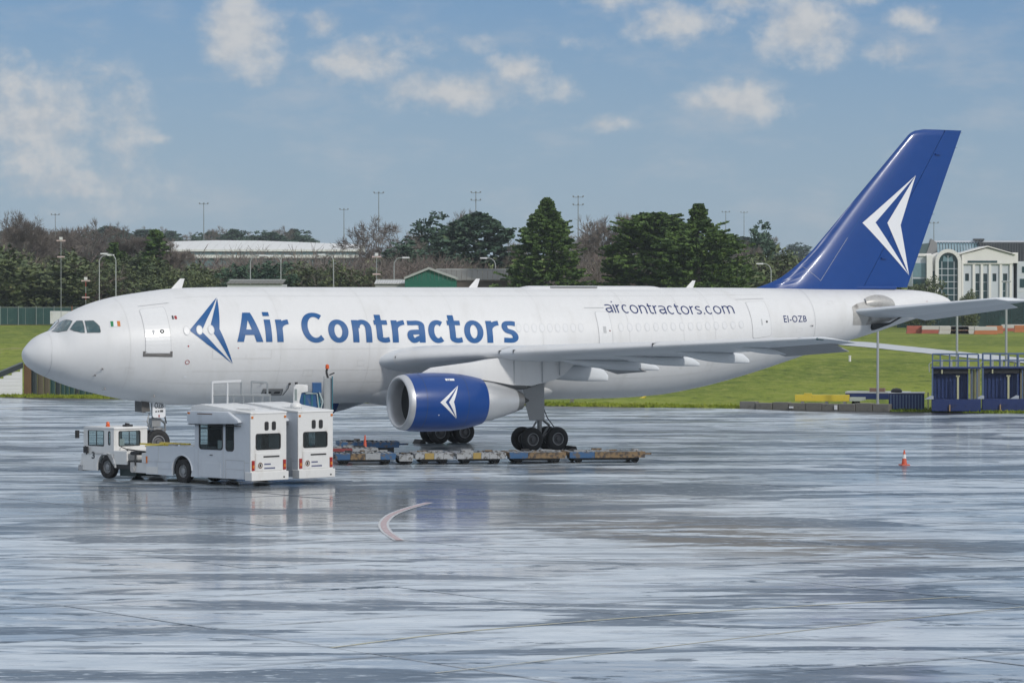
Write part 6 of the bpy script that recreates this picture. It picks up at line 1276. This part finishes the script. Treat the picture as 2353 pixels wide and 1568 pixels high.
def ivy_on(seed, h): return leafy(seed, [(0, 0, h * .25, .8, .8, h * .25), (.9, 0, h * .55, .7, .7, 1.0), (-.8, .3, h * .62, .7, .7, .9)], 70, .24, IVY, .4)
I1 = ivy_on(3, 16)
plant('bare_tree', 33, 479, 530, 16, (*B1, I1), 'leafless tree with ivy trunk at the left border, tallest on that side', sx=.85); plant('bare_tree', 110, 518, 560, 15, B2, 'leafless grey tree left of the white marker mast', sx=1.0); plant('bare_tree', 208, 497, 545, 14, B3, 'broad leafless tree above the nose, fullest of the left group', sx=1.0)
plant('bare_tree', 172, 520, 575, 15, B2, 'leafless tree behind the white marker mast', sx=.9, rz=2.2); plant('bare_tree', 296, 507, 535, 13, (*B4, ivy_on(5, 13)), 'leafless tree with ivy tufts right of the broad one', sx=1.2); plant('bare_tree', 412, 545, 520, 13, B4, 'leafless tree right of the narrow ivy clad tree', sx=1.1, rz=1.0)
plant('bare_tree', 868, 490, 560, 14, B3, 'round crowned leafless tree left of the dark evergreens', sx=1.15, rz=2.6); plant('bare_tree', 1388, 485, 530, 15, B2, 'leafless tree between the two groups of conifers', sx=.95, rz=.6); plant('bare_tree', 1338, 520, 560, 14, B3, 'leafless tree behind the right side of the tallest conifer', sx=.8, rz=.9); plant('bare_tree', 1440, 515, 560, 14, B3, 'leafless tree behind the left side of the broad conifer', sx=.8, rz=1.9)
plant('bare_tree', 1046, 476, 640, 16, B1, 'thin leafless top rising between the dark evergreens', sx=.7, rz=2.0); plant('bare_tree', 60, 520, 600, 15, B2, 'leafless tree behind the ivy trunk at far left', sx=1.1, rz=1.0); plant('bare_tree', -20, 505, 560, 14, B3, 'leafless tree cut by the left border', sx=1.0, rz=.4)
plant('bare_tree', 1705, 548, 560, 14, B3, 'small leafless tree right of the conifers', sx=.9, rz=.4); plant('bare_tree', 1775, 585, 520, 14, B3, 'low brown leafless tree beside the lamp ahead of the fin', sx=1.5, rz=1.4); plant('bare_tree', 1175, 540, 560, 14, B3, 'leafless tree left of the tallest conifer', sx=.8, rz=3.0)
ra = random.Random(77)
for k in range(60):
    u = ra.uniform(-20, 1180) if k < 50 else ra.uniform(1310, 1850); d = ra.uniform(512, 575); vt = ra.uniform(575, 640) if u > 420 else ra.uniform(585, 650)
    if 930 < u < 1170 and d < 500: d += 40
    M_ = U1 if k % 2 else U2; plant('bare_bush', u, vt, d, 5 if k % 2 else 6, M_, 'low brown leafless bush in the scrub behind the jet', 'bush', 'leafless bushes in the scrub', ra.uniform(0, 6), ra.uniform(1.0, 1.7))
for k in range(66):
    u = ra.uniform(-30, 460) if k < 50 else ra.choice([ra.uniform(330, 480), ra.uniform(690, 900), ra.uniform(1690, 1850)]); d = ra.uniform(505, 548); vt = ra.uniform(576, 662)
    plant('green_bush', u, vt, d, 3.8, (None, SB), 'low green bush in the scrub behind the jet', 'bush', 'green bushes in the scrub', ra.uniform(0, 6), ra.uniform(.8, 1.4))
for k in range(46):                             # far tree line on the rise
    u = [-20 + 19 * k, 340 + 24 * (k - 20), 1300 + 52 * (k - 36)][(k >= 20) + (k >= 36)] + ra.uniform(-8, 8); d = ra.uniform(1150, 1500); vt = ra.uniform(520, 545) if k < 36 else ra.uniform(540, 572)
    if k % 3 == 0: plant('bare_tree', u, vt - 6, d, 14, B3, 'hazy leafless tree on the far ridge', 'tree', 'leafless trees on the far ridge', ra.uniform(0, 6), ra.uniform(.9, 1.4))
    else: plant('evergreen_tree', u, vt, d, 15.8 if k % 2 else 14, (TS, EA if k % 2 else EB), 'hazy dark evergreen on the far ridge', 'tree', 'evergreens on the far ridge', ra.uniform(0, 6), ra.uniform(.9, 1.7))
plant('evergreen_tree', 1832, 556, 1500, 15.8, (TS, EA), 'small hazy round tree just ahead of the fin root', sx=1.6)
plant('green_bush', 2105, 640, 600, 3.8, (None, SB), 'dark bush beside the arched building below the fin', 'bush', None, 0, .8); plant('green_bush', 2226, 668, 560, 3.8, (None, SB), 'dark shrub in front of the hall windows', 'bush', None, 1, .45)
# ------------------------------------------------------------------ air
hm = bpy.data.materials.new('thin haze'); hm.use_nodes = True; t = NT(hm.node_tree); t.n.clear()
ov = t.new('ShaderNodeOutputMaterial'); pv = t.new('ShaderNodeVolumePrincipled'); pv.inputs['Color'].default_value = (.80, .88, .96, 1); pv.inputs['Density'].default_value = .00011; pv.inputs['Anisotropy'].default_value = .1
t.l.new(pv.outputs[0], ov.inputs['Volume'])
hz_ = MB().box(-3600, 3600, -60, 5200, -1.1, 75).build('haze', hm); tag(hz_, 'thin pale haze over the airfield', 'haze', kind='stuff')
